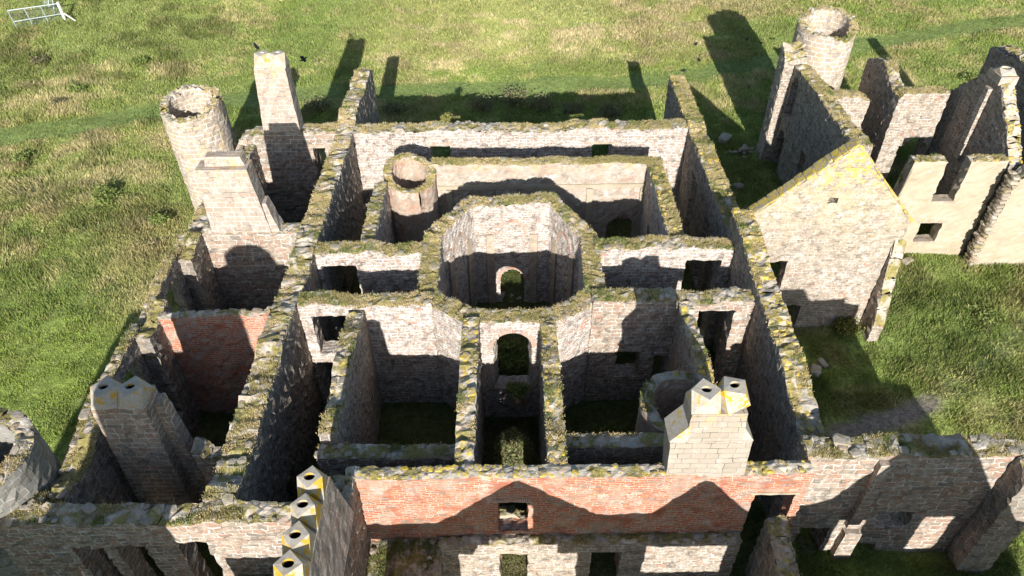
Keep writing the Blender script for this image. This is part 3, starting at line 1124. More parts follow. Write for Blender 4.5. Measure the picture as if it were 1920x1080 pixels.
def flue_cap(parent, cx, cy, z0, w, h, hole=0.21, rot=0.0, d=None, name='flue_cap', mat='pot'):
    """square base broached into a diamond top with a round flue hole; the flue is a part of the cap"""
    d = d or w
    a, b = w / 2, d / 2
    bm = bmesh.new()
    n = 24
    jj = lambda: rng.normal(0, 0.025)
    base = [(-a + jj(), -b + jj()), (a + jj(), -b + jj()), (a + jj(), b + jj()), (-a + jj(), b + jj())]
    dia = [(0, -b * 0.98), (a * 0.98, 0), (0, b * 0.98), (-a * 0.98, 0)]
    zt = z0 + h
    B = [bm.verts.new((x, y, z0)) for x, y in base]
    D = [bm.verts.new((x + jj(), y + jj(), zt + jj() - 0.02)) for x, y in dia]
    for i in range(4):
        bm.faces.new((B[i], B[(i + 1) % 4], D[i]))
        bm.faces.new((D[i], B[(i + 1) % 4], D[(i + 1) % 4]))
    # top with hole
    C = [bm.verts.new((hole * 1.25 * math.cos(2 * math.pi * (i - n / 4) / n), hole * math.sin(2 * math.pi * (i - n / 4) / n), zt)) for i in range(n)]
    M_ = [bm.verts.new((v.co.x * 0.97, v.co.y * 0.97, zt - 0.16)) for v in C]
    L = [bm.verts.new((v.co.x * 0.95, v.co.y * 0.95, zt - 0.9)) for v in C]
    q = n // 4
    for k in range(4):
        for i in range(q):
            bm.faces.new((D[k], C[(k * q + i + 1) % n], C[(k * q + i) % n])) if i < q // 2 else bm.faces.new((D[(k + 1) % 4], C[(k * q + i + 1) % n], C[(k * q + i) % n]))
        bm.faces.new((D[k], D[(k + 1) % 4], C[(k * q + q // 2) % n]))
    fl = []
    for i in range(n):
        bm.faces.new((C[i], C[(i + 1) % n], M_[(i + 1) % n], M_[i]))
        fl.append(bm.faces.new((M_[i], M_[(i + 1) % n], L[(i + 1) % n], L[i])))
    fl.append(bm.faces.new(L))
    bmesh.ops.recalc_face_normals(bm, faces=bm.faces)
    for f in fl:
        f.material_index = 1
    me = bpy.data.meshes.new(name)
    bm.transform(Matrix.Translation((cx, cy, 0)) @ Matrix.Rotation(rot, 4, 'Z'))
    bm.to_mesh(me); bm.free()
    me.materials.append(MAT[mat]); me.materials.append(MAT['soot'])
    return link(name, me, parent)


#BUILD_BEGIN
build_ground()
build_grass()
Zt = 8.5

# ------------------------------------------------------------------ main block: outer walls
wall('long_wall', 'long pale back wall of the main block, lit, with two small square window openings', 'x', (-12.2, 13.9), (50.1, 51.5),
     Zt, openings=[(-6.35, -4.75, 4.9, 7.3, ''), (6.5, 8.05, 4.9, 7.25, '')], mat='pale', cap=0.55, turf=0.75, green=0.25, dress=(0, 1), sill=False)
wall('wall', 'pink back wall carrying the tall twin flue chimney, right of the left round tower', 'x', (-22.2, -13.6), (50.3, 51.7),
     [(-22.2, 6.2), (-21.3, 7.8), (-20, 8.4), (-13.6, 8.7)], openings=[(-15.65, -14.7, 3.2, 7.1, ''), (-16.6, -15.3, 0, 2.5, 'arch'), (-21.1, -20.2, 3.0, 5.6, 'arch')],
     mat='bigpink', cap=0.6, turf=0.5, avoid=((-19.4, -16.1),), dress=(0,), sill=False)
wall('cross_wall', 'long grey wall left of the middle rooms, ending in a spur behind', 'y', (17.6, 61.3), (-13.6, -12.25),
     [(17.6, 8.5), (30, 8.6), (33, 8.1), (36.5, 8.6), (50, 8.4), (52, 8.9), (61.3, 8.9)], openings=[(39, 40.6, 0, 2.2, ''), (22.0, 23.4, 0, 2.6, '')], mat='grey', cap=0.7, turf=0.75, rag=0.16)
wall('cross_wall', 'right hand grassy topped wall ending in a spur behind the back wall', 'y', (36.9, 58.9), (13.9, 15.2),
     [(36.9, 8.4), (50, 8.6), (58.9, 8.9)], openings=[(38.6, 39.7, 0, 4.2, ''), (40.6, 42.0, 0.4, 6.2, ''), (45.2, 46.6, 0, 6.6, '')], mat='grey', topm='topdry', cap=0.4, turf=0.9, capm='capy', green=0.3)
wall('cross_wall', 'tall brown inner wall with yellow lichened top, from the gable to the red brick wall', 'y', (20.6, 37.0), (13.9, 15.15),
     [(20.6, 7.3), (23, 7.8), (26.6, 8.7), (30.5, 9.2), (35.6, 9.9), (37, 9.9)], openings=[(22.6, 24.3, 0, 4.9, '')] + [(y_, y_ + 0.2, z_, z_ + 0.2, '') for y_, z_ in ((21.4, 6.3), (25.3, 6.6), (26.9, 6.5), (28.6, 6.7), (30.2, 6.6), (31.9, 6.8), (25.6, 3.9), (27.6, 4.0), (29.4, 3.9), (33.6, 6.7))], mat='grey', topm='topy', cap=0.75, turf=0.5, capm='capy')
ow, ow_t = wall('outer_wall', 'ragged left outer wall with two splayed window openings beside the meadow', 'y', (17.6, 37.3), (-21.35, -20.75),
     [(17.6, 8.3), (19, 7.6), (22.5, 8.2), (26, 8.5), (29, 8.4), (29.6, 7.9), (33, 8.4), (37.3, 8.6)], openings=[(32.0, 34.0, 2.4, 7.6, ''), (25.6, 27.3, 2.4, 7.4, '')],
     mat='grey', topm='topdry', cap=0.75, turf=0.8, big=1.05)
pf_ = straight('y', (17.6, 37.3), (-20.74, -19.95))
il_, il_t = masonry('inner_leaf', pf_, 17.6, 37.3, 0.8, prof([(17.6, 8.0), (25, 8.2), (31, 8.3), (37.3, 8.5)]), -0.3,
                    [(31.0, 34.9, 1.9, 9.0, ''), (24.9, 28.0, 1.9, 9.0, '')], [MAT['grey'], MAT['topdry']], ow, rag=0.16)
dress_top(ow, pf_, 17.6, 37.3, 0.8, il_t, 0.6, 0.7, 'cap', 1.0, 0.3, ((30.8, 35.1), (24.7, 28.2)))
for ya in (31.5, 25.2):
    box_mesh('window_sill', -20.74, -19.96, ya - 0.4, ya + 2.9, 1.6, 2.0, 'dressed', ow)
wall('outer_wall', 'short left outer wall between the broken chimney and the left round tower', 'y', (38.3, 50.3), (-21.3, -20.1), [(38.3, 8.2), (46, 7.8), (50.3, 7.2)],
     mat='pink', cap=0.6, turf=0.6)
wall('front_wall', 'front left wall with three tall window openings, mossy head, beside the row of chimneys', 'x', (-27, -9.3), (16.6, 17.6),
     [(-27, 8.0), (-21, 8.3), (-9.3, 8.5)], openings=[(-19.75, -18.35, 0.6, 6.4, ''), (-17.8, -16.45, 0.6, 6.55, ''), (-15.0, -13.65, 0.6, 6.85, '')], mat='pink', cap=0.6, turf=0.6, big=1.0, green=0.45)

# ------------------------------------------------------------------ rooms left
wall('room_wall', 'pink block wall below the broken wide chimney, half lit, in the left range', 'x', (-20.0, -13.6), (37.3, 38.3), Zt, openings=[(-16.3, -15.4, 0.8, 2.2, 'arch'), (-14.6, -13.9, 0.8, 2.0, '')],
     mat='bigpink', cap=0.5, turf=0.6, avoid=((-19.5, -15.3),))
wall('brick_wall', 'thin red brick wall inside the left range, its top courses grey', 'x', (-20.0, -13.6), (29.5, 30.0), [(-20, 8.3), (-14, 8.5), (-13.6, 8.8)], mat='brick', cap=0.6, turf=0.1, rag=0.05)
wall('low_wall', 'low broken partition wall right of the big grey double chimney', 'x', (-15.5, -13.6), (20.9, 21.8), [(-15.5, 7.6), (-14.8, 6.9), (-13.6, 6.7)], mat='pink', cap=0.6, turf=0.5)

# ------------------------------------------------------------------ middle walls
wall('corridor_wall', 'rear corridor wall left of the octagon, turf topped, with a wide doorway', 'x', (-12.25, -5.2), (35.0, 36.15), 8.5, openings=[(-12.0, -9.8, 0, 7.5, '')], mat='pale', topm='topdry', cap=0.35, turf=1.0, green=0.4)
wall('corridor_wall', 'rear corridor wall right of the octagon with a brick headed doorway', 'x', (5.2, 13.9), (35.0, 36.15), 8.5, openings=[(11.0, 13.2, 0, 7.55, '')], mat='pale', topm='topdry', cap=0.5, turf=0.8, green=0.4)
wall('corridor_wall', 'front corridor wall left of the octagon, bright, with stacked doorways and a square window hole', 'x', (-12.25, -4.6), (30.15, 31.25), 8.5,
     openings=[(-11.6, -9.6, 4.6, 7.75, ''), (-11.95, -10.4, 0, 3.85, ''), (-7.45, -6.3, 2.95, 4.05, '')], mat='pale', topm='topdry', cap=0.45, turf=0.85, green=0.35, dress=(2,))
wall('corridor_wall', 'front corridor wall right of the octagon, crossed by the chimney shadow', 'x', (4.6, 13.9), (30.15, 31.25), 8.4,
     openings=[(10.75, 12.85, 0, 7.75, ''), (6.3, 7.75, 2.2, 4.45, ''), (8.65, 9.45, 0, 4.05, '')], mat='pink', topm='top', cap=0.7, turf=0.6, green=0.3)
wall('passage_wall', 'left wall of the central passage, lichened top', 'y', (19.35, 28.9), (-2.75, -1.85), 8.5, mat='grey', topm='topy', cap=0.75, turf=0.6, capm='capy')
wall('passage_wall', 'right wall of the central passage, lichened top', 'y', (19.35, 28.9), (1.55, 2.4), 8.5, mat='grey', topm='topy', cap=0.7, turf=0.7, capm='capy')
wall('partition_wall', 'crumbling brick and rubble partition left of the middle left room', 'y', (21.2, 30.15), (-9.3, -8.45), [(21.2, 8.4), (29, 8.5), (30.15, 8.3)], mat='grey', topm='topy', cap=0.9, turf=0.5, rag=0.15)
wall('partition_wall', 'narrow brick topped partition beside the dark round stair on the right', 'y', (23.6, 30.15), (9.5, 10.25), [(23.6, 8.2), (30.15, 8.4)], mat='grey', topm='topy', cap=0.8, turf=0.4, capm='capy')
wall('corridor_wall', 'shaded front corridor wall between the crumbling partition and the left passage wall', 'x', (-9.4, -2.75), (20.4, 21.2), 7.55, mat='grey', topm='top', cap=0.6, turf=0.7, rag=0.06)
wall('corridor_wall', 'shaded front corridor wall between the right passage wall and the round stair', 'x', (2.4, 7.4), (20.9, 21.7), 7.55, mat='grey', topm='top', cap=0.6, turf=0.6, rag=0.06)

# passage end wall below the octagon arch
r_, tf_ = wall('inner_room_wall', 'limewashed rear wall of the inner room behind the octagon, with low arches', 'x', (-5.7, 11.1), (45.2, 46.1), 8.5,
               openings=[(7.4, 9.55, 0, 3.8, 'arch'), (3.0, 5.2, 0, 3.8, 'arch'), (-3.6, -1.4, 0, 3.8, 'arch')], mat='limebrick', topm='topdry', cap=0.25, turf=1.0, green=0.15, dress=(0,), rag=0.07)
for px_ in (-4.6, -0.9, 2.4, 5.9, 9.9):
    box_mesh('pilaster', px_ - 0.22, px_ + 0.22, 45.02, 45.25, -0.2, 6.4, 'render', r_)
box_mesh('string_course', -5.6, 10.0, 45.08, 45.24, 6.45, 6.75, 'render', r_)
wall('inner_room_wall', 'right side wall of the inner room with turf and lichen on top', 'y', (36.15, 45.2), (10.0, 11.05), 8.5, openings=[(38.0, 39.4, 0, 5, ''), (41, 42.6, 0, 5, '')], mat='limeb', topm='topdry', cap=0.5, turf=0.9, capm='capy')
wall('inner_room_wall', 'left side wall of the inner room beside the brick stair turret', 'y', (36.15, 43.4), (-9.6, -8.75), 8.3, mat='limeb', topm='topdry', cap=0.5, turf=0.8)

# ------------------------------------------------------------------ octagon
OC = (0.0, 34.65)


def octagon():
    root = empty('octagonal_hall', (OC[0], OC[1], 0), 'roofless octagonal hall in the middle, with a brick arched doorway facing front', 'tower')
    out = [(-2.75, 28.85), (2.7, 28.85), (5.5, 31.0), (5.45, 36.9), (3.0, 40.85), (-2.9, 40.85), (-5.5, 36.9), (-5.6, 31.0)]
    cx, cy = 0.0, 34.9
    inn = [(-2.25, 29.9), (2.25, 29.9), (4.3, 31.75), (4.4, 36.5), (2.6, 39.7), (-2.55, 39.7), (-4.45, 36.5), (-4.4, 31.75)]
    seg = [math.dist(out[i], out[(i + 1) % 8]) for i in range(8)]
    cum = np.concatenate([[0], np.cumsum(seg)])
    # round the corners a little by sampling smoothly
    def pt(poly, s):
        s = s % cum[-1]
        i = min(int(np.searchsorted(cum, s, side='right')) - 1, 7)
        f = (s - cum[i]) / seg[i]
        a, b = poly[i], poly[(i + 1) % 8]
        return a[0] + (b[0] - a[0]) * f, a[1] + (b[1] - a[1]) * f

    def pf(s, t, z):
        w = min(1.12, max(-0.2, t / 1.05))
        a = pt(out, s); b = pt(inn, s)
        return (a[0] + (b[0] - a[0]) * w, a[1] + (b[1] - a[1]) * w, z)
    Lc = cum[-1]
    # opening positions: front arch on side 0 (centre s=seg/2), back door on side 4
    f0 = seg[0] / 2 + 0.02
    b0 = cum[4] + seg[4] / 2
    ops = [(f0 - 1.12, f0 + 1.12, 2.75, 7.5, 'arch'), (b0 - 1.0, b0 + 1.0, 0.0, 3.2, 'arch'), (f0 - 1.7, f0 - 1.68, 0.0, 0.01, '')]
    # niches are separate parts; side doors low down in the side faces
    sw = cum[6] + seg[6] / 2
    se = cum[2] + seg[2] / 2
    ops += [(sw - 0.9, sw + 0.9, 0, 3.0, 'arch'), (se - 0.9, se + 0.9, 0, 3.0, 'arch')]
    top = lambda s: 8.45 + 0.25 * math.cos((s - b0) / Lc * 2 * math.pi)
    o, tf = masonry('masonry', pf, 0.0, Lc, 1.05, top, -0.3, ops, [MAT['limeb'], MAT['topdry']], root, step=0.28, rag=0.12, closed=True, uoff=11.0, jit=0.03)
    dress_top(root, pf, 0.0, Lc, 1.05, tf, cap=0.6, turf=0.95, green=0.3)
    dressings(root, pf, ops[:1], 1.05, 0)
    dressings(root, pf, ops[1:2], 1.05, 1)
    blind = [(cum[i] + seg[i] / 2 - w_, cum[i] + seg[i] / 2 + w_, 3.0, 7.35, 'arch') for i, w_ in ((3, 0.85), (4, 1.0), (5, 0.85))]
    n0 = len(root.children)
    dressings(root, pf, blind, 1.05, 1, sill=False)
    # inner pilasters with blind recesses between
    for i in range(8):
        for f in ((0.2, 0.8) if i in (3, 4, 5) else ()):
            s = cum[i] + seg[i] * f
            a = pf(s - 0.3, 1.02, 0); b = pf(s + 0.3, 1.02, 0)
            c_ = pf(s + 0.3, 1.05, 0); 
            nx, ny = cx - (a[0] + b[0]) / 2, cy - (a[1] + b[1]) / 2
            l = math.hypot(nx, ny); nx, ny = nx / l * 0.17, ny / l * 0.17
            bm = bmesh.new()
            lo = [(a[0], a[1]), (b[0], b[1]), (b[0] + nx, b[1] + ny), (a[0] + nx, a[1] + ny)]
            vs = [bm.verts.new((x, y, z)) for z in (-0.2, 6.3) for x, y in lo]
            for fc in ((0, 1, 2, 3), (7, 6, 5, 4), (0, 4, 5, 1), (1, 5, 6, 2), (2, 6, 7, 3), (3, 7, 4, 0)):
                bm.faces.new([vs[q] for q in fc])
            bmesh.ops.recalc_face_normals(bm, faces=bm.faces)
            me = bpy.data.meshes.new('pilaster'); bm.to_mesh(me); bm.free()
            me.materials.append(MAT['dressed'])
            link('pilaster', me, root)
    # threshold infill under the front arch
    return root


octagon()

# ------------------------------------------------------------------ front brick wall and what leans on it
fb, fb_t = wall('brick_wall', 'long red brick wall across the front with square window, carrying a pale chimney', 'x', (-7.6, 13.4), (18.6, 19.3),
                [(-7.6, 8.5), (13.4, 8.5)], openings=[(-0.88, 0.65, 4.0, 6.55, ''), (11.1, 13.0, -0.3, 6.95, ''), (3.75, 5.25, -0.3, 2.85, ''), (-0.8, 0.62, -0.3, 2.9, '')],
                mat='brick', topm='topy', cap=1.0, turf=0.06, capm='capy', rag=0.04, big=0.8, avoid=((6.75, 10.35),), step=0.3)
box_mesh('lintel', 10.9, 13.15, 18.55, 18.95, 6.95, 7.08, 'render', fb)
box_mesh('soldier_course', -1.05, 0.82, 18.565, 18.8, 6.56, 6.84, 'voussoir', fb)
lw, lw_t = wall('ledge_wall', 'low stone wall standing against the foot of the long red brick wall, with a doorway', 'x', (-3.7, 11.0), (18.05, 18.58), 3.7,
                openings=[(-0.8, 0.62, -0.3, 2.9, ''), (3.75, 5.25, -0.3, 2.85, '')], mat='tan', topm='top', cap=0.9, turf=0.2, capm='cap', rag=0.05, dress=(0,))
wall('low_wall', 'low plastered cross wall seen through the square window of the red brick wall', 'x', (-1.85, 1.55), (20.9, 21.5), [(-1.85, 1.5), (0.2, 1.6), (0.25, 1.1), (1.55, 1.2)], mat='render', topm='topdry', cap=0.3, turf=0.2)
wall('terrace', 'mossy masonry platform in the corner below the red brick wall', 'x', (-7.15, -3.7), (14.0, 18.58), [(-7.15, 3.5), (-3.7, 3.4)], mat='tan', topm='top', cap=0.35, turf=0.7, green=0.7, cat='platform')
wall('stub_wall', 'mossy broken wall stub right of the low stone ledge wall', 'y', (12.5, 18.5), (12.0, 12.95), [(12.5, 3.5), (15, 4.3), (18.5, 5.2)], mat='grey', topm='topy', cap=0.7, turf=0.6, cat='wall')
wall('front_wall', 'right front wall with pilaster and windows, mossy boulders on top, mostly in shade', 'x', (13.4, 23.4), (19.45, 20.65), 8.5,
     openings=[(14.6, 16.1, 0, 2.4, ''), (18.25, 20.0, 2.5, 3.85, ''), (17.8, 19.0, -0.3, 0.9, '')], mat='bigpink', topm='top', cap=0.7, turf=0.75, big=1.3, green=0.25)
box_mesh('pilaster', 16.7, 17.25, 19.12, 19.5, 2.9, 8.3, 'bigpink', bpy.data.objects['front_wall.001'], uvo=3)
box_mesh('pier', 16.75, 17.6, 19.05, 19.5, -0.2, 2.5, 'bigpink', bpy.data.objects['front_wall.001'], uvo=7)
wall('spur_wall', 'tall buttress spur at the right end of the front wall, next to the grass', 'y', (18.3, 19.45), (22.95, 24.6), [(18.3, 8.3), (19.45, 8.5)], mat='grey', topm='top', cap=0.5, turf=0.5, cat='buttress')
wall('terrace', 'grassy terrace below the front left wall, next to the row of chimneys', 'x', (-13.0, -9.5), (12.0, 16.55), 3.9, mat='pink', topm='topdry', cap=0.0, turf=1.0, green=0.9, cat='terrace')

# return wall with four flues
fr, fr_t = wall('return_wall', 'grey return wall below the row of four chimney flues', 'y', (9.5, 18.58), (-9.3, -7.15), [(9.5, 8.0), (16.6, 8.3), (18.58, 8.6)], mat='grey', cap=0.7, turf=0.6, avoid=((9.5, 17.0),))


def chimney_row():
    root = empty('chimney_row', (-8.0, 14.5, 8.2), 'row of four stone chimney flues with orange lichen, running toward the front', 'chimney', 'chimneys of the ruin')
    ys = [16.05, 14.85, 13.6, 12.5]
    box_mesh('stack', -8.95, -7.05, 11.4, 17.3, 7.9, 11.7, 'ashlar', root, top=(-8.4, -7.35, 11.95, 16.6), uvo=2.2)
    for i, y in enumerate(ys):
        flue_cap(root, -7.87, y, 11.62 + 0.02 * i, 1.02, 0.92, hole=0.17, d=1.08, mat='poty')
    return root


chimney_row()


def chimney(name, label, body, caps, pieces=(), mat='ashlar', uvo=0.0):
    x0, x1, y0, y1, z0, z1, top = body
    root = empty(name, ((x0 + x1) / 2, (y0 + y1) / 2, z0), label, 'chimney', 'chimneys of the ruin')
    box_mesh('stack', x0, x1, y0, y1, z0, z1, mat, root, top=top, uvo=uvo)
    for i, p in enumerate(pieces):
        box_mesh(p[0], *p[1:7], p[8] if len(p) > 8 else mat, root, top=p[7], uvo=uvo + 3 * i)
    for c in caps:
        flue_cap(root, *c)
    return root


# tall twin flue chimney on the rear left wall
chimney('chimney', 'tall stone chimney with two flues rising from the rear left wall', (-19.25, -16.35, 50.36, 51.66, 8.2, 13.75, (-18.75, -16.45, 50.36, 51.6)),
        [(-18.1, 51.0, 13.7, 1.2, 0.95, 0.16), (-16.95, 51.0, 13.72, 1.15, 0.95, 0.16)], uvo=1.0)
# broken wide chimney
chimney('chimney', 'broad broken topped pink chimney without caps, in front of the left round tower', (-19.3, -15.45, 37.34, 38.5, 8.3, 13.15, (-19.0, -15.9, 37.34, 38.5)), [],
        pieces=[('broken_course', -18.5, -16.1, 37.75, 38.5, 13.15, 13.75, (-18.4, -16.3, 37.85, 38.5)), ('shoulder', -15.5, -14.9, 37.4, 38.45, 8.3, 10.6, (-15.62, -15.4, 37.5, 38.35))], uvo=4.1)
# grey double chimney front left
chimney('chimney', 'shaded grey double chimney standing in the front left room beside the outer wall', (-19.75, -16.9, 20.95, 22.5, -0.2, 10.8, (-19.08, -16.68, 20.95, 22.35)),
        [(-18.48, 21.6, 10.75, 1.2, 0.85, 0.18, 0.0, 1.3), (-17.28, 21.6, 10.75, 1.2, 0.85, 0.18, 0.0, 1.3)],
        pieces=[('shoulder', -16.85, -15.75, 21.55, 22.45, -0.2, 10.3, (-16.75, -16.35, 21.6, 22.3))], mat='bigpink', uvo=6.3)
# pale chimney with shoulders on the brick wall
bc = chimney('chimney', 'pale shouldered chimney with two flues, one broken, on top of the red brick wall', (6.8, 10.3, 18.63, 19.55, 8.3, 10.95, (6.65, 10.15, 18.63, 19.9)), [],
             pieces=[('neck', 7.3, 9.7, 18.64, 19.9, 10.95, 12.75, (7.3, 9.6, 18.64, 19.9))], mat='paleash', uvo=8.0)


def shoulder(parent, xo, xi, y0, y1, z0, z1):
    vs = [(xo, y0, z0), (xi, y0, z0), (xi, y1, z0), (xo, y1, z0), (xi, y0, z1), (xi, y1, z1)]
    fs = [(0, 1, 4), (2, 3, 5), (0, 4, 5, 3), (1, 2, 5, 4), (3, 2, 1, 0)]
    link('shoulder', mesh_np('shoulder', vs, fs, MAT['pot']), parent)


shoulder(bc, 6.6, 7.4, 18.64, 19.9, 10.93, 12.05)
shoulder(bc, 10.2, 9.58, 18.64, 19.9, 10.93, 11.95)
flue_cap(bc, 7.88, 19.25, 12.7, 1.2, 0.9, 0.17)
flue_cap(bc, 9.02, 19.35, 12.7, 1.15, 1.05, 0.17, rot=0.5, mat='poty')

# ------------------------------------------------------------------ round towers
ring('round_tower', 'pink granite round tower at the rear left corner, broken rim', (-25.5, 53.2), 2.45, 1.75, lambda a: 9.75 + 0.25 * math.sin(a) , mat='tower', rag=0.22, cap=0.5, turf=0.6, floor=5.0, group='round towers')
ring('round_tower', 'grey round tower at the front left edge of the picture, dark inside', (-23.85, 19.0), 2.6, 1.8, lambda a: 10.15 + 0.1 * math.sin(a), mat='greytower', cap=0.8, turf=0.5, floor=5.5, group='round towers')
ring('round_tower', 'tall tan round tower at the rear right with pale lit inside', (27.75, 61.9), 2.5, 1.85, lambda a: 12.0 + 0.45 * math.sin(a), mat='tower', rag=0.16, cap=0.35, turf=0.6, floor=9.3, capm='cap', group='round towers')
rt, rpf, rtf = ring('stair_turret', 'small round brick stair turret at the corner of the inner room', (-7.3, 44.5), 1.85, 1.3, lambda a: 8.3 + 0.5 * math.sin(a - 0.5) , mat='turretbrick', cap=0.3, turf=0.8,
                    openings=[((2 * math.pi - 1.03) * 1.85 - 0.2, (2 * math.pi - 1.03) * 1.85 + 0.2, 6.2, 7.9, '')], floor=3.0, topm='topdry')
ring('stair_turret', 'dark curved stair wall beside the pale shouldered chimney', (8.7, 23.6), 2.2, 1.6, lambda a: 7.45 + 0.1 * math.sin(a), mat='turretbrick', cap=0.6, turf=0.6, topm='topy', arc=(-0.35, 4.95), floor=0.2)

# ------------------------------------------------------------------ gabled house on the right
gb, gb_t = wall('gable_wall', 'tall yellow lichened stone gable facing front on the right', 'x', (15.15, 25.25), (36.7, 37.55), [(15.15, 9.7), (20.3, 14.6), (25.25, 9.1)],
                openings=[(16.8, 18.25, 3.0, 6.0, ''), (18.5, 20.12, -0.3, 2.05, ''), (19.6, 20.15, 10.6, 11.0, '')], mat='gable', topm='topy', cap=0.0, turf=0.0, rag=0.02, step=0.28)


def gable_coping():
    VV, FF, RR = [], [], []
    off = 0
    for (xa, za, xb, zb) in ((14.9, 9.55, 20.3, 14.72), (25.45, 9.0, 20.3, 14.72)):
        L = math.dist((xa, za), (xb, zb))
        ux, uz = (xb - xa) / L, (zb - za) / L
        p = 0.0
        while p < L - 0.05:
            l = min(rng.uniform(0.3, 1.0), L - p)
            bv = np.sign(BV2) * np.abs(BV2) ** 0.35 + rng.normal(0, 0.045, BV2.shape)
            h = rng.uniform(0.06, 0.11)
            lo = bv * np.array([l * 0.53, 0.43 + rng.normal(0, 0.035), h])
            c_ = p + l / 2
            q = np.empty_like(lo)
            q[:, 0] = xa + ux * (c_ + lo[:, 0]) - uz * lo[:, 2] * (1 if ux > 0 else -1)
            q[:, 2] = za + uz * (c_ + lo[:, 0]) + abs(ux) * lo[:, 2]
            q[:, 1] = 37.1 + lo[:, 1] + rng.normal(0, 0.02)
            VV.append(q); FF.append(BF2 + off); off += len(q)
            RR.append(np.full(len(q), rng.random()))
            p += l
    link('coping', mesh_np('coping', np.concatenate(VV), np.concatenate(FF), MAT['capy'], attrs={'rnd': ('FLOAT', 'POINT', np.concatenate(RR))}), gb)


gable_coping()
wall('gable_buttress', 'ragged wall stub projecting from the right edge of the yellow gable', 'y', (35.2, 36.68), (24.75, 25.5), [(35.2, 1.4), (35.6, 3.2), (36.2, 5.4), (36.68, 7.6)], mat='tan', topm='top', cap=0.8, turf=0.2, cat='wall', rag=0.2)

# ------------------------------------------------------------------ ruins at the rear right
wall('ruined_wall', 'grey shaded wall with tall openings and grassy top, in front of the tall tan tower', 'y', (45.0, 58.9), (24.6, 25.9), [(45, 9.6), (58.9, 9.6)],
     openings=[(57.0, 58.5, 5.2, 8.9, 'arch'), (57.0, 58.6, -0.3, 3.9, 'arch'), (51.9, 53.0, 2.6, 4.8, '')], mat='grey', topm='topdry', cap=0.45, turf=0.85)
wall('ruined_wall', 'ragged lit wall end beside the tall tan tower', 'y', (58.92, 60.6), (23.7, 25.6), [(58.92, 9.8), (60.6, 10.8)], mat='tan', cap=0.9, turf=0.1, rag=0.3)
wall('ruined_wall', 'small lit wall piece with turf top below the tall tan tower', 'x', (25.9, 29.1), (53.35, 54.6), [(25.9, 9.4), (28.2, 9.35), (29.1, 8.8)], mat='tan', topm='topdry', cap=0.35, turf=0.9)
wall('ruined_wall', 'lit wall block with turf top and a broken arch, rear right', 'x', (31.4, 35.4), (53.35, 54.5), [(31.4, 9.2), (31.8, 9.7), (35.4, 9.7)], openings=[(32.9, 35.3, -0.3, 5.6, 'arch')], mat='tan', topm='topdry', cap=0.3, turf=0.95)
wall('ruined_wall', 'shaded wall running back behind the turf topped block, rear right', 'y', (54.52, 60.2), (31.4, 32.4), [(54.52, 9.0), (57.5, 10.2), (60.2, 9.8)], mat='grey', cap=0.6, turf=0.4, rag=0.2)
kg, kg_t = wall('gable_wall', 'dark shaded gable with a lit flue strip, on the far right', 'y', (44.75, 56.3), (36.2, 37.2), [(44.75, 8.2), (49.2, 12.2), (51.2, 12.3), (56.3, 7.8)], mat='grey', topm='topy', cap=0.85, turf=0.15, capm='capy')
box_mesh('flue_strip', 35.85, 36.25, 49.9, 50.5, 5.5, 11.6, 'tan', kg, uvo=4)
flue_root = chimney('chimney', 'small broken chimney opening at the peak of the dark shaded gable', (36.05, 37.35, 49.4, 51.1, 12.1, 12.75, None), [], mat='ashlar', uvo=1.1)
flue_cap(flue_root, 36.7, 50.25, 12.75, 1.15, 0.35, 0.3)
pl, pl_t = wall('ruined_wall', 'pale wall with two piers and a square window, right of the yellow gable', 'x', (25.6, 36.0), (44.7, 45.6),
                [(25.6, 5.2), (29.1, 5.2), (29.15, 8.5), (36.0, 8.5)], openings=[(25.6, 28.95, 4.6, 9.5, ''), (31.5, 33.4, 5.1, 9.5, ''), (31.6, 33.3, 1.3, 3.1, '')], mat='render', topm='topy', cap=0.5, turf=0.5, capm='capy', rag=0.06,
                avoid=((25.6, 29.1), (31.4, 33.5)))
dressings(pl, straight('x', (0, 0), (44.7, 45.6)), [(31.6, 33.3, 1.3, 3.1, '')], 0.9, 0)
dressings(pl, straight('x', (0, 0), (44.7, 45.6)), [(31.5, 33.4, 5.1, 9.5, '')], 0.9, 0, lintel=False)
wall('rendered_wall', 'smooth rendered wall with a ragged left edge at the right border of the picture', 'x', (36.1, 46.0), (43.25, 44.2), [(36.1, 6.8), (36.6, 8.4), (46, 8.6)], openings=[(40.3, 41.6, 3.2, 5.0, '')], mat='render', topm='top', cap=0.5, turf=0.4)


def toothing(parent):
    items = []
    for z in np.arange(0.1, 8.2, 0.34):
        ex = rng.uniform(-0.25, 0.25)
        items.append((36.05 + ex * 0.5, 43.5, z, 0.3 + abs(ex) * 0.5, 0.3, 0.15, rng.normal(0, 0.2)))
        items.append((36.0 + rng.uniform(-0.2, 0.1), 43.95, z + 0.1, 0.25, 0.28, 0.15, rng.normal(0, 0.2)))
    link('toothing_stones', stones_mesh('toothing_stones', items, MAT['cap']), parent)


toothing(bpy.data.objects['rendered_wall'])
wall('ruined_wall', 'big dark shaded wall at the right border behind the dark gable', 'y', (46.0, 62.0), (43.0, 44.2), [(46, 10.4), (54, 10.2), (60, 10.6), (62, 9.2)], mat='grey', cap=0.6, turf=0.4, rag=0.25)


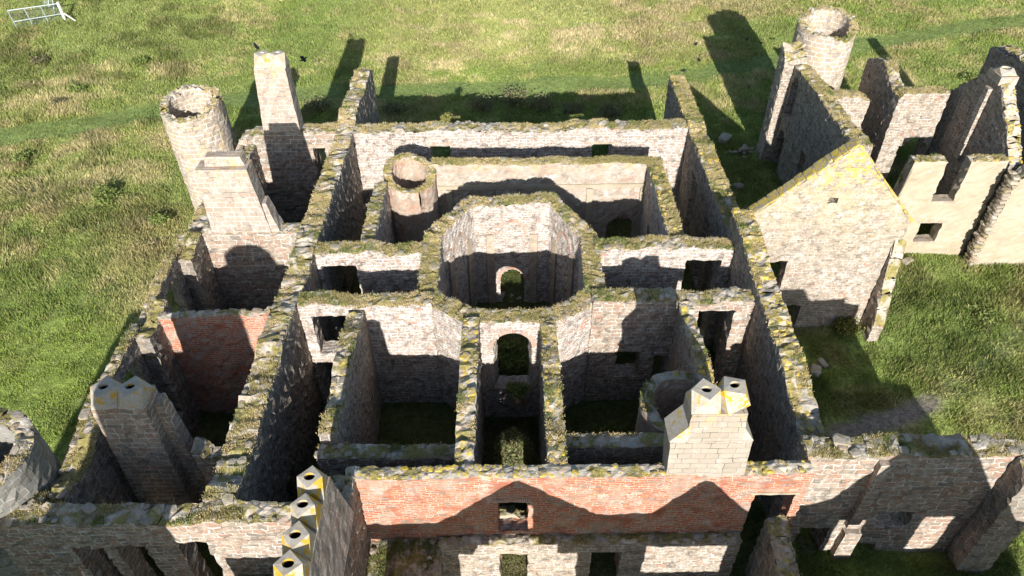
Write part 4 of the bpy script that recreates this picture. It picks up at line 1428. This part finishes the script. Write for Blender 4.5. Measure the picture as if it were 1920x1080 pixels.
# ------------------------------------------------------------------ bushes, birds, fallen stones, hurdles
def bush(loc, r, h, n, cols, label, name='bush', group=None, leaf=0.09, cat='bush', stems=7, dense=False):
    root = empty(name, loc, label, cat, group)
    # leaf clumps on a few leaning stems
    V, F, C = [], [], []
    tips = []
    sv, sf = [], []
    for i in range(stems):
        a = rng.uniform(0, 6.28); rr = r * rng.uniform(0.15, 0.8); hh = h * rng.uniform(0.55, 0.98)
        p0 = np.array([rng.normal(0, 0.05), rng.normal(0, 0.05), -0.1]); p1 = np.array([math.cos(a) * rr, math.sin(a) * rr, hh])
        mid = (p0 + p1) / 2 + np.array([0, 0, h * 0.12])
        ring_prev = None
        for kk, (q, w) in enumerate(((p0, 0.05), (mid, 0.035), (p1, 0.012))):
            base = len(sv)
            for m in range(5):
                sv.append(tuple(q + np.array([math.cos(m * 1.2566) * w, math.sin(m * 1.2566) * w, 0])))
            if ring_prev is not None:
                for m in range(5):
                    sf.append((ring_prev + m, ring_prev + (m + 1) % 5, base + (m + 1) % 5, base + m))
            ring_prev = base
        tips.append(mid); tips.append(p1); tips.append(p1 * 0.8 + mid * 0.2)
    link('stem', mesh_np('stem', np.array(sv) + np.array(loc), sf, MAT['twig']), root)
    tips = np.array(tips)
    c = tips[rng.integers(0, len(tips), n)] + rng.normal(0, 1, (n, 3)) * np.array([r * 0.28, r * 0.28, h * 0.16])
    if dense:
        q = rng.normal(0, 1, (n, 3)); q /= np.linalg.norm(q, axis=1)[:, None]
        c = q * rng.random((n, 1)) ** 0.45 * np.array([r, r * 0.8, h * 0.46]) + np.array([0, 0, h * 0.54])
        c += (np.sin(c * 5.0 + 1.3)[:, [1, 2, 0]]) * 0.14
    c[:, 2] = np.abs(c[:, 2])
    d1 = rng.normal(0, 1, (n, 3)); d1 /= np.linalg.norm(d1, axis=1)[:, None]
    d2 = rng.normal(0, 1, (n, 3)); d2 -= (d2 * d1).sum(1)[:, None] * d1; d2 /= np.linalg.norm(d2, axis=1)[:, None]
    s_ = leaf * rng.uniform(0.6, 1.4, n)[:, None]
    V = np.stack([c - d1 * s_, c + d2 * s_ * 0.5, c + d1 * s_, c - d2 * s_ * 0.5], 1).reshape(-1, 3) + np.array(loc)
    F = np.arange(4 * n).reshape(-1, 4)
    ci = rng.integers(0, len(cols), n)
    cc = np.array(cols)[ci] * rng.uniform(0.7, 1.3, (n, 1))
    C4 = np.repeat(np.concatenate([cc, np.ones((n, 1))], 1), 4, 0)
    link('foliage', mesh_np('foliage', V, F, MAT['leaf'], attrs={'col': ('FLOAT_COLOR', 'POINT', C4)}), root)
    return root


GRN = [(0.22, 0.28, 0.07), (0.29, 0.32, 0.11), (0.16, 0.21, 0.06)]
BRN = [(0.24, 0.20, 0.13), (0.17, 0.145, 0.09), (0.15, 0.17, 0.06)]
YEL = [(0.26, 0.27, 0.07), (0.18, 0.20, 0.05), (0.30, 0.26, 0.10)]
bush((-0.1, 24.0, 0), 1.12, 4.9, 9000, [(0.20, 0.21, 0.09), (0.12, 0.14, 0.05), (0.30, 0.27, 0.15)], 'tall thin leaved shrub lit by a window patch inside the dark central passage', leaf=0.08, cat='shrub', name='shrub', stems=12, dense=True)
bush((-0.1, 33.5, 0), 1.3, 1.2, 2500, GRN, 'green plants growing on the lit floor inside the octagonal hall', name='plants', cat='plants', leaf=0.12)
bush((23.4, 36.0, 0), 1.1, 1.0, 1600, YEL, 'yellow green bush at the shaded foot of the tall gable', leaf=0.09)
bush((-5.1, 51.8, 8.5), 0.55, 0.65, 500, YEL, 'small yellow green bush on the head of the long pale back wall', leaf=0.08, stems=5)
bush((-10.6, 42.6, 0.0), 0.9, 3.4, 1500, YEL, 'green bush between the grey spurred wall and the brick stair turret', leaf=0.09)
for (u, v, r, h, k, lab) in (
        (205, 372, 1.7, 1.3, GRN, 'large dark green bush in the straw coloured grass left of the round tower'),
        (78, 118, 1.3, 0.9, BRN, 'brown bush in the meadow at the far left below the metal hurdles'),
        (150, 172, 1.2, 0.8, GRN, 'green bush in the meadow above the mown path on the left'),
        (115, 195, 1.0, 0.7, BRN, 'small brown bush just above the mown path on the left'),
        (300, 418, 1.1, 0.8, GRN, 'green bush close to the ragged left outer wall'),
        (262, 120, 1.2, 0.8, GRN, 'green bush in the meadow left of the twin flue chimney'),
        (1660, 150, 1.2, 0.9, GRN, 'green bush by the grey ruined walls at the rear right'),
        (1820, 150, 1.0, 0.7, GRN, 'green bush near the dark gable at the far right'),
        (45, 300, 1.2, 0.8, GRN, 'green bush at the left border below the mown path'),
        (1840, 590, 1.2, 0.5, GRN, 'low green bush on the right hand grass in the sun')):
    p = on_ground(u, v)
    bush(tuple(p), r * 0.8, h * 0.75, 1000, k, lab, group='bushes in the rough grass', leaf=0.13, stems=9)
for (u, v, r, h, lab) in ((905, 205, 1.5, 1.2, 'brown bramble bush in the wall shadow, left one of the thicket'),
                          (965, 195, 1.9, 1.6, 'tallest brown bramble bush, its top catching the sun at the shadow edge'),
                          (1020, 203, 1.6, 1.2, 'brown bramble bush just right of the tallest bramble'),
                          (1075, 212, 1.3, 1.0, 'small bramble bush in shadow near the middle of the back wall'),
                          (1145, 216, 1.5, 1.0, 'right end bramble bush in shadow behind the back wall'),
                          (735, 212, 1.3, 1.0, 'bramble bush in shadow beside the left spur'),
                          (595, 205, 1.6, 1.2, 'brown bramble bush in shadow between chimney and spur')):
    p = on_ground(u, v)
    bush(tuple(p), r, h * 0.7, 1000, [(0.22, 0.21, 0.10), (0.26, 0.22, 0.14), (0.17, 0.20, 0.07)], lab, group='brambles behind the back wall', leaf=0.12, stems=12, name='bramble')


for (x, y, r, h, lab) in ((-5.5, 25.5, 0.9, 0.7, 'nettles in the dark middle left room below the bright corridor wall'),
                          (5.6, 27.2, 0.9, 0.7, 'nettles in the dark middle right room near the octagon'),
                          (-16.5, 26.5, 1.0, 0.8, 'nettles on the floor of the red brick walled room'),
                          (0.2, 28.45, 0.7, 0.5, 'moss and ferns on the sill of the brick arched doorway')):
    bush((x, y, 2.7 if 'sill' in lab else 0), r, h, 900, GRN, lab, name='nettles', cat='plants', leaf=0.1, stems=8)


def bird(loc, yaw, label, flying=False, sc=1.0):
    root = empty('bird', loc, label, 'bird', 'black birds around the ruin')
    prof_ = [(-0.22, 0.012, 0.16), (-0.12, 0.035, 0.17), (-0.04, 0.062, 0.18), (0.05, 0.066, 0.20), (0.11, 0.045, 0.235), (0.15, 0.042, 0.265), (0.185, 0.03, 0.27), (0.205, 0.012, 0.262), (0.25, 0.003, 0.255)]
    V, F = [], []
    n = 10
    for (x, r, z) in prof_:
        for i in range(n):
            a = 2 * math.pi * i / n
            V.append((x, r * math.cos(a) * (1.6 if x < -0.15 else 1), z + r * math.sin(a)))
    for k in range(len(prof_) - 1):
        for i in range(n):
            F.append((k * n + i, k * n + (i + 1) % n, (k + 1) * n + (i + 1) % n, (k + 1) * n + i))
    F.append(tuple(range(n))[::-1]); F.append(tuple(range((len(prof_) - 1) * n, len(prof_) * n)))
    for sgn in (-1, 1):
        b = len(V)
        if flying:
            pts = [(0.09, 0.05, 0.21), (-0.08, 0.05, 0.20), (-0.10, 0.24, 0.27), (0.10, 0.24, 0.29), (0.02, 0.46, 0.24), (-0.06, 0.44, 0.23)]
            q = [(0, 1, 2, 3), (3, 2, 5, 4)]
        else:
            pts = [(0.08, 0.05, 0.22), (-0.06, 0.075, 0.19), (-0.22, 0.03, 0.165), (-0.05, 0.04, 0.24)]
            q = [(0, 1, 2, 3)]
        for z_ in (0, -0.012):
            for (x, y, z) in pts:
                V.append((x, y * sgn, z + z_))
        m = len(pts)
        for f in q:
            F.append(tuple(b + i for i in f)); F.append(tuple(b + m + i for i in reversed(f)))
        if not flying:
            b = len(V)
            for (x, y, z) in ((0.02, 0.03, 0.14), (0.035, 0.03, 0.14), (0.03, 0.03, -0.01), (0.06, 0.035, -0.01)):
                V.append((x, y * sgn, z))
            F.append((b, b + 1, b + 3, b + 2))
    V = np.array(V) * 1.5 * sc
    c_, s_ = math.cos(yaw), math.sin(yaw)
    W = V.copy(); W[:, 0] = c_ * V[:, 0] - s_ * V[:, 1] + loc[0]; W[:, 1] = s_ * V[:, 0] + c_ * V[:, 1] + loc[1]; W[:, 2] += loc[2]
    link('body', mesh_np('body', W, F, MAT['bird'], smooth=False), root)


def at_z(u, v, z):
    d = ray(u, v); t = (z - CAM_H) / d.z
    return (d.x * t, d.y * t, z)


bird((-18.45, 51.25, 14.66), 2.2, 'black bird perched on the left flue of the tall twin flue chimney', sc=1.25)
bird(at_z(570, 118, 11.5), 0.5, 'black bird flying with spread wings right of the twin flue chimney', True)
bird((36.6, 50.6, 13.6), 0.3, 'black bird flying just above the dark gable at the far right', True, 1.2)
for (u, v, yw, lab) in ((1283, 136, 0.3, 'black bird on the mown path behind the right spur'), (1310, 116, 2.0, 'black bird in the grass just above the mown path, near the tower shadow'),
                        (1305, 86, 1.0, 'black bird in the grass left of the tower shadow, half way up it'), (1450, 76, 4.0, 'black bird in the sunny grass between the tower shadow and the tan tower'),
                        (1427, 84, 5.2, 'black bird at the right edge of the tower shadow'), (1400, 77, 0.9, 'black bird sitting inside the tower shadow')):
    bird(tuple(on_ground(u, v, 0.25) + Vector((0, 0, 0.2))), yw, lab)

for (x, y, n_, lab) in ((-17.6, 24.6, 26, 'heap of fallen masonry on the floor of the red brick walled room'), (-4.5, 22.5, 18, 'heap of fallen stones in the dark middle left room'),
                        (14.9, 17.6, 16, 'stones fallen at the foot of the right front wall'), (22.5, 60.4, 22, 'heap of rubble below the ragged lit wall end')):
    rt_ = empty('rubble_heap', (x, y, 0), lab, 'rubble', 'rubble heaps')
    for i in range(n_):
        d_ = abs(rng.normal(0, 0.55)); a_ = rng.uniform(0, 6.28); k_ = rng.uniform(0.12, 0.32)
        link('stone', stones_mesh('stone', [(x + d_ * math.cos(a_), y + d_ * math.sin(a_), float(terrain(x, y)) + max(0.05, 0.55 - d_ * 0.55) * rng.random() + 0.08, k_, k_ * 0.7, k_ * 0.5, a_)], MAT['cap']), rt_)
for (u, v, sx_, lab) in ((1528, 697, 0.62, 'large grey fallen stone in the shaded grass below the gable'), (1541, 683, 0.4, 'small fallen stone beside the large one below the gable'),
                         (1358, 262, 0.85, 'long fallen stone in shadow behind the right spurred wall'), (1385, 352, 0.6, 'fallen stone in shadow between the right wall and the gable'),
                         (1456, 296, 0.8, 'fallen stone at the foot of the ragged lit wall end'), (1700, 492, 0.5, 'pale flat stone in the grass below the square window')):
    p = on_ground(u, v)
    o = link('fallen_stone', stones_mesh('fallen_stone', [(p.x, p.y, p.z + 0.12, sx_, sx_ * 0.62, sx_ * 0.42, rng.uniform(0, 3))], MAT['cap']))
    tag(o, lab, 'stone', 'fallen stones')


def tube(name, a, b, r, mat, parent):
    a, b = Vector(a), Vector(b)
    d = (b - a); L = d.length
    q = d.to_track_quat('Z', 'Y')
    V, F = [], []
    n = 8
    for z in (0, L):
        for i in range(n):
            V.append(tuple(a + q @ Vector((r * math.cos(2 * math.pi * i / n), r * math.sin(2 * math.pi * i / n), z))))
    for i in range(n):
        F.append((i, (i + 1) % n, n + (i + 1) % n, n + i))
    F.append(tuple(range(n))[::-1]); F.append(tuple(range(n, 2 * n)))
    return link(name, mesh_np(name, V, F, MAT[mat]), parent)


def hurdle(px4, label, bars):
    bl, br, tr, tl = [Vector(p) for p in px4]
    root = empty('metal_hurdle', tuple((bl + br) / 2), label, 'hurdle', 'metal hurdles in the meadow')
    tube('top_rail', tl, tr, 0.07, 'steel', root)
    tube('middle_rail', tl.lerp(bl, 0.62), tr.lerp(br, 0.62), 0.065, 'steel', root)
    for i in range(bars):
        f = i / (bars - 1)
        tube('upright', tl.lerp(tr, f), bl.lerp(br, f), 0.06, 'steel', root)
    # wire mesh
    V, F = [], []
    def wire(p, q):
        e = (q - p).normalized().cross((bl - br).cross(tl - bl).normalized()) * 0.003
        b = len(V)
        V.extend([tuple(p - e), tuple(p + e), tuple(q + e), tuple(q - e)]); F.append((b, b + 1, b + 2, b + 3))
    for i in range(1, 40):
        wire(tl.lerp(tr, i / 40), bl.lerp(br, i / 40))
    for i in range(1, 14):
        wire(tl.lerp(bl, i / 14), tr.lerp(br, i / 14))
    link('wire_mesh', mesh_np('wire_mesh', V, F, MAT['steel']), root)


g0 = on_ground(33, 55); g1 = on_ground(121, 39)
hurdle((g0 + Vector((0, 0, 0.1)), g1 + Vector((0, 0, 0.1)), at_z(106, 7, g1.z + 1.7), at_z(14, 20, g0.z + 1.7)), 'pale metal hurdle leaning in the grass at the top left corner, front one', 4)
g2 = on_ground(84, 12); g3 = on_ground(103, 26)
hurdle((g2 + Vector((0, 0, 0.1)), g3 + Vector((0, 0, 0.1)), at_z(98, -2, g3.z + 1.6), at_z(82, -10, g2.z + 1.6)), 'second metal hurdle leaning behind the front one, cut by the picture edge', 3)
pr = empty('pole', tuple(on_ground(122, 38)), 'thick white pole leaning beside the metal hurdle', 'pole')
tube('shaft', on_ground(123, 39), at_z(108, 4, g1.z + 1.9), 0.16, 'pole', pr)
tube('brace', on_ground(142, 39), at_z(120, 25, g1.z + 0.9), 0.09, 'pole', pr)

# ------------------------------------------------------------------ unseen south range whose gables shade the front court
wall('south_range_wall', 'gabled south range closing the front court', 'x', (-13.0, 26.5), (7.3, 8.2),
     [(-13, 8.6), (-3.4, 8.7), (0.35, 12.25), (4.1, 9.3), (6.7, 9.3), (8.95, 12.2), (11.4, 9.2), (14.6, 8.8), (15.8, 9.4), (17.5, 12.7), (19.0, 14.2), (20.6, 14.2), (21.2, 13.2), (22.4, 11.2), (24.2, 8.6)],
     openings=[(-2.6, 3.3, -0.3, 6.9, ''), (-1.8, 2.3, 6.9, 7.9, 'arch'), (-0.35, 1.1, 8.1, 10.5, ''), (-6.9, -6.0, -0.3, 7.6, ''), (6.6, 10.6, 4.6, 7.4, ''), (16.6, 18.0, 4.5, 7.7, ''), (20.9, 22.4, 4.5, 7.9, '')], mat='grey', cap=0.0, turf=0.0, rag=0.02)
wall('keep_tower', 'tall block of the south west tower', 'x', (-19.8, -14.7), (1.0, 4.5), [(-19.8, 14.9), (-18.62, 15.0), (-18.6, 18.2), (-18.2, 19.2), (-17.4, 19.75), (-15.9, 19.75), (-15.1, 19.0), (-14.7, 17.6)], mat='grey', cap=0, turf=0, rag=0.03, cat='tower', step=0.5)
wall('keep_wing', 'lower wing of the south west tower', 'x', (-27.5, -19.85), (1.0, 4.5), 13.1, mat='grey', cap=0, turf=0, rag=0.02, cat='wing', step=0.6)
#BUILD_END
print('objects', len(bpy.data.objects), 'faces', sum(len(m.polygons) for m in bpy.data.meshes))
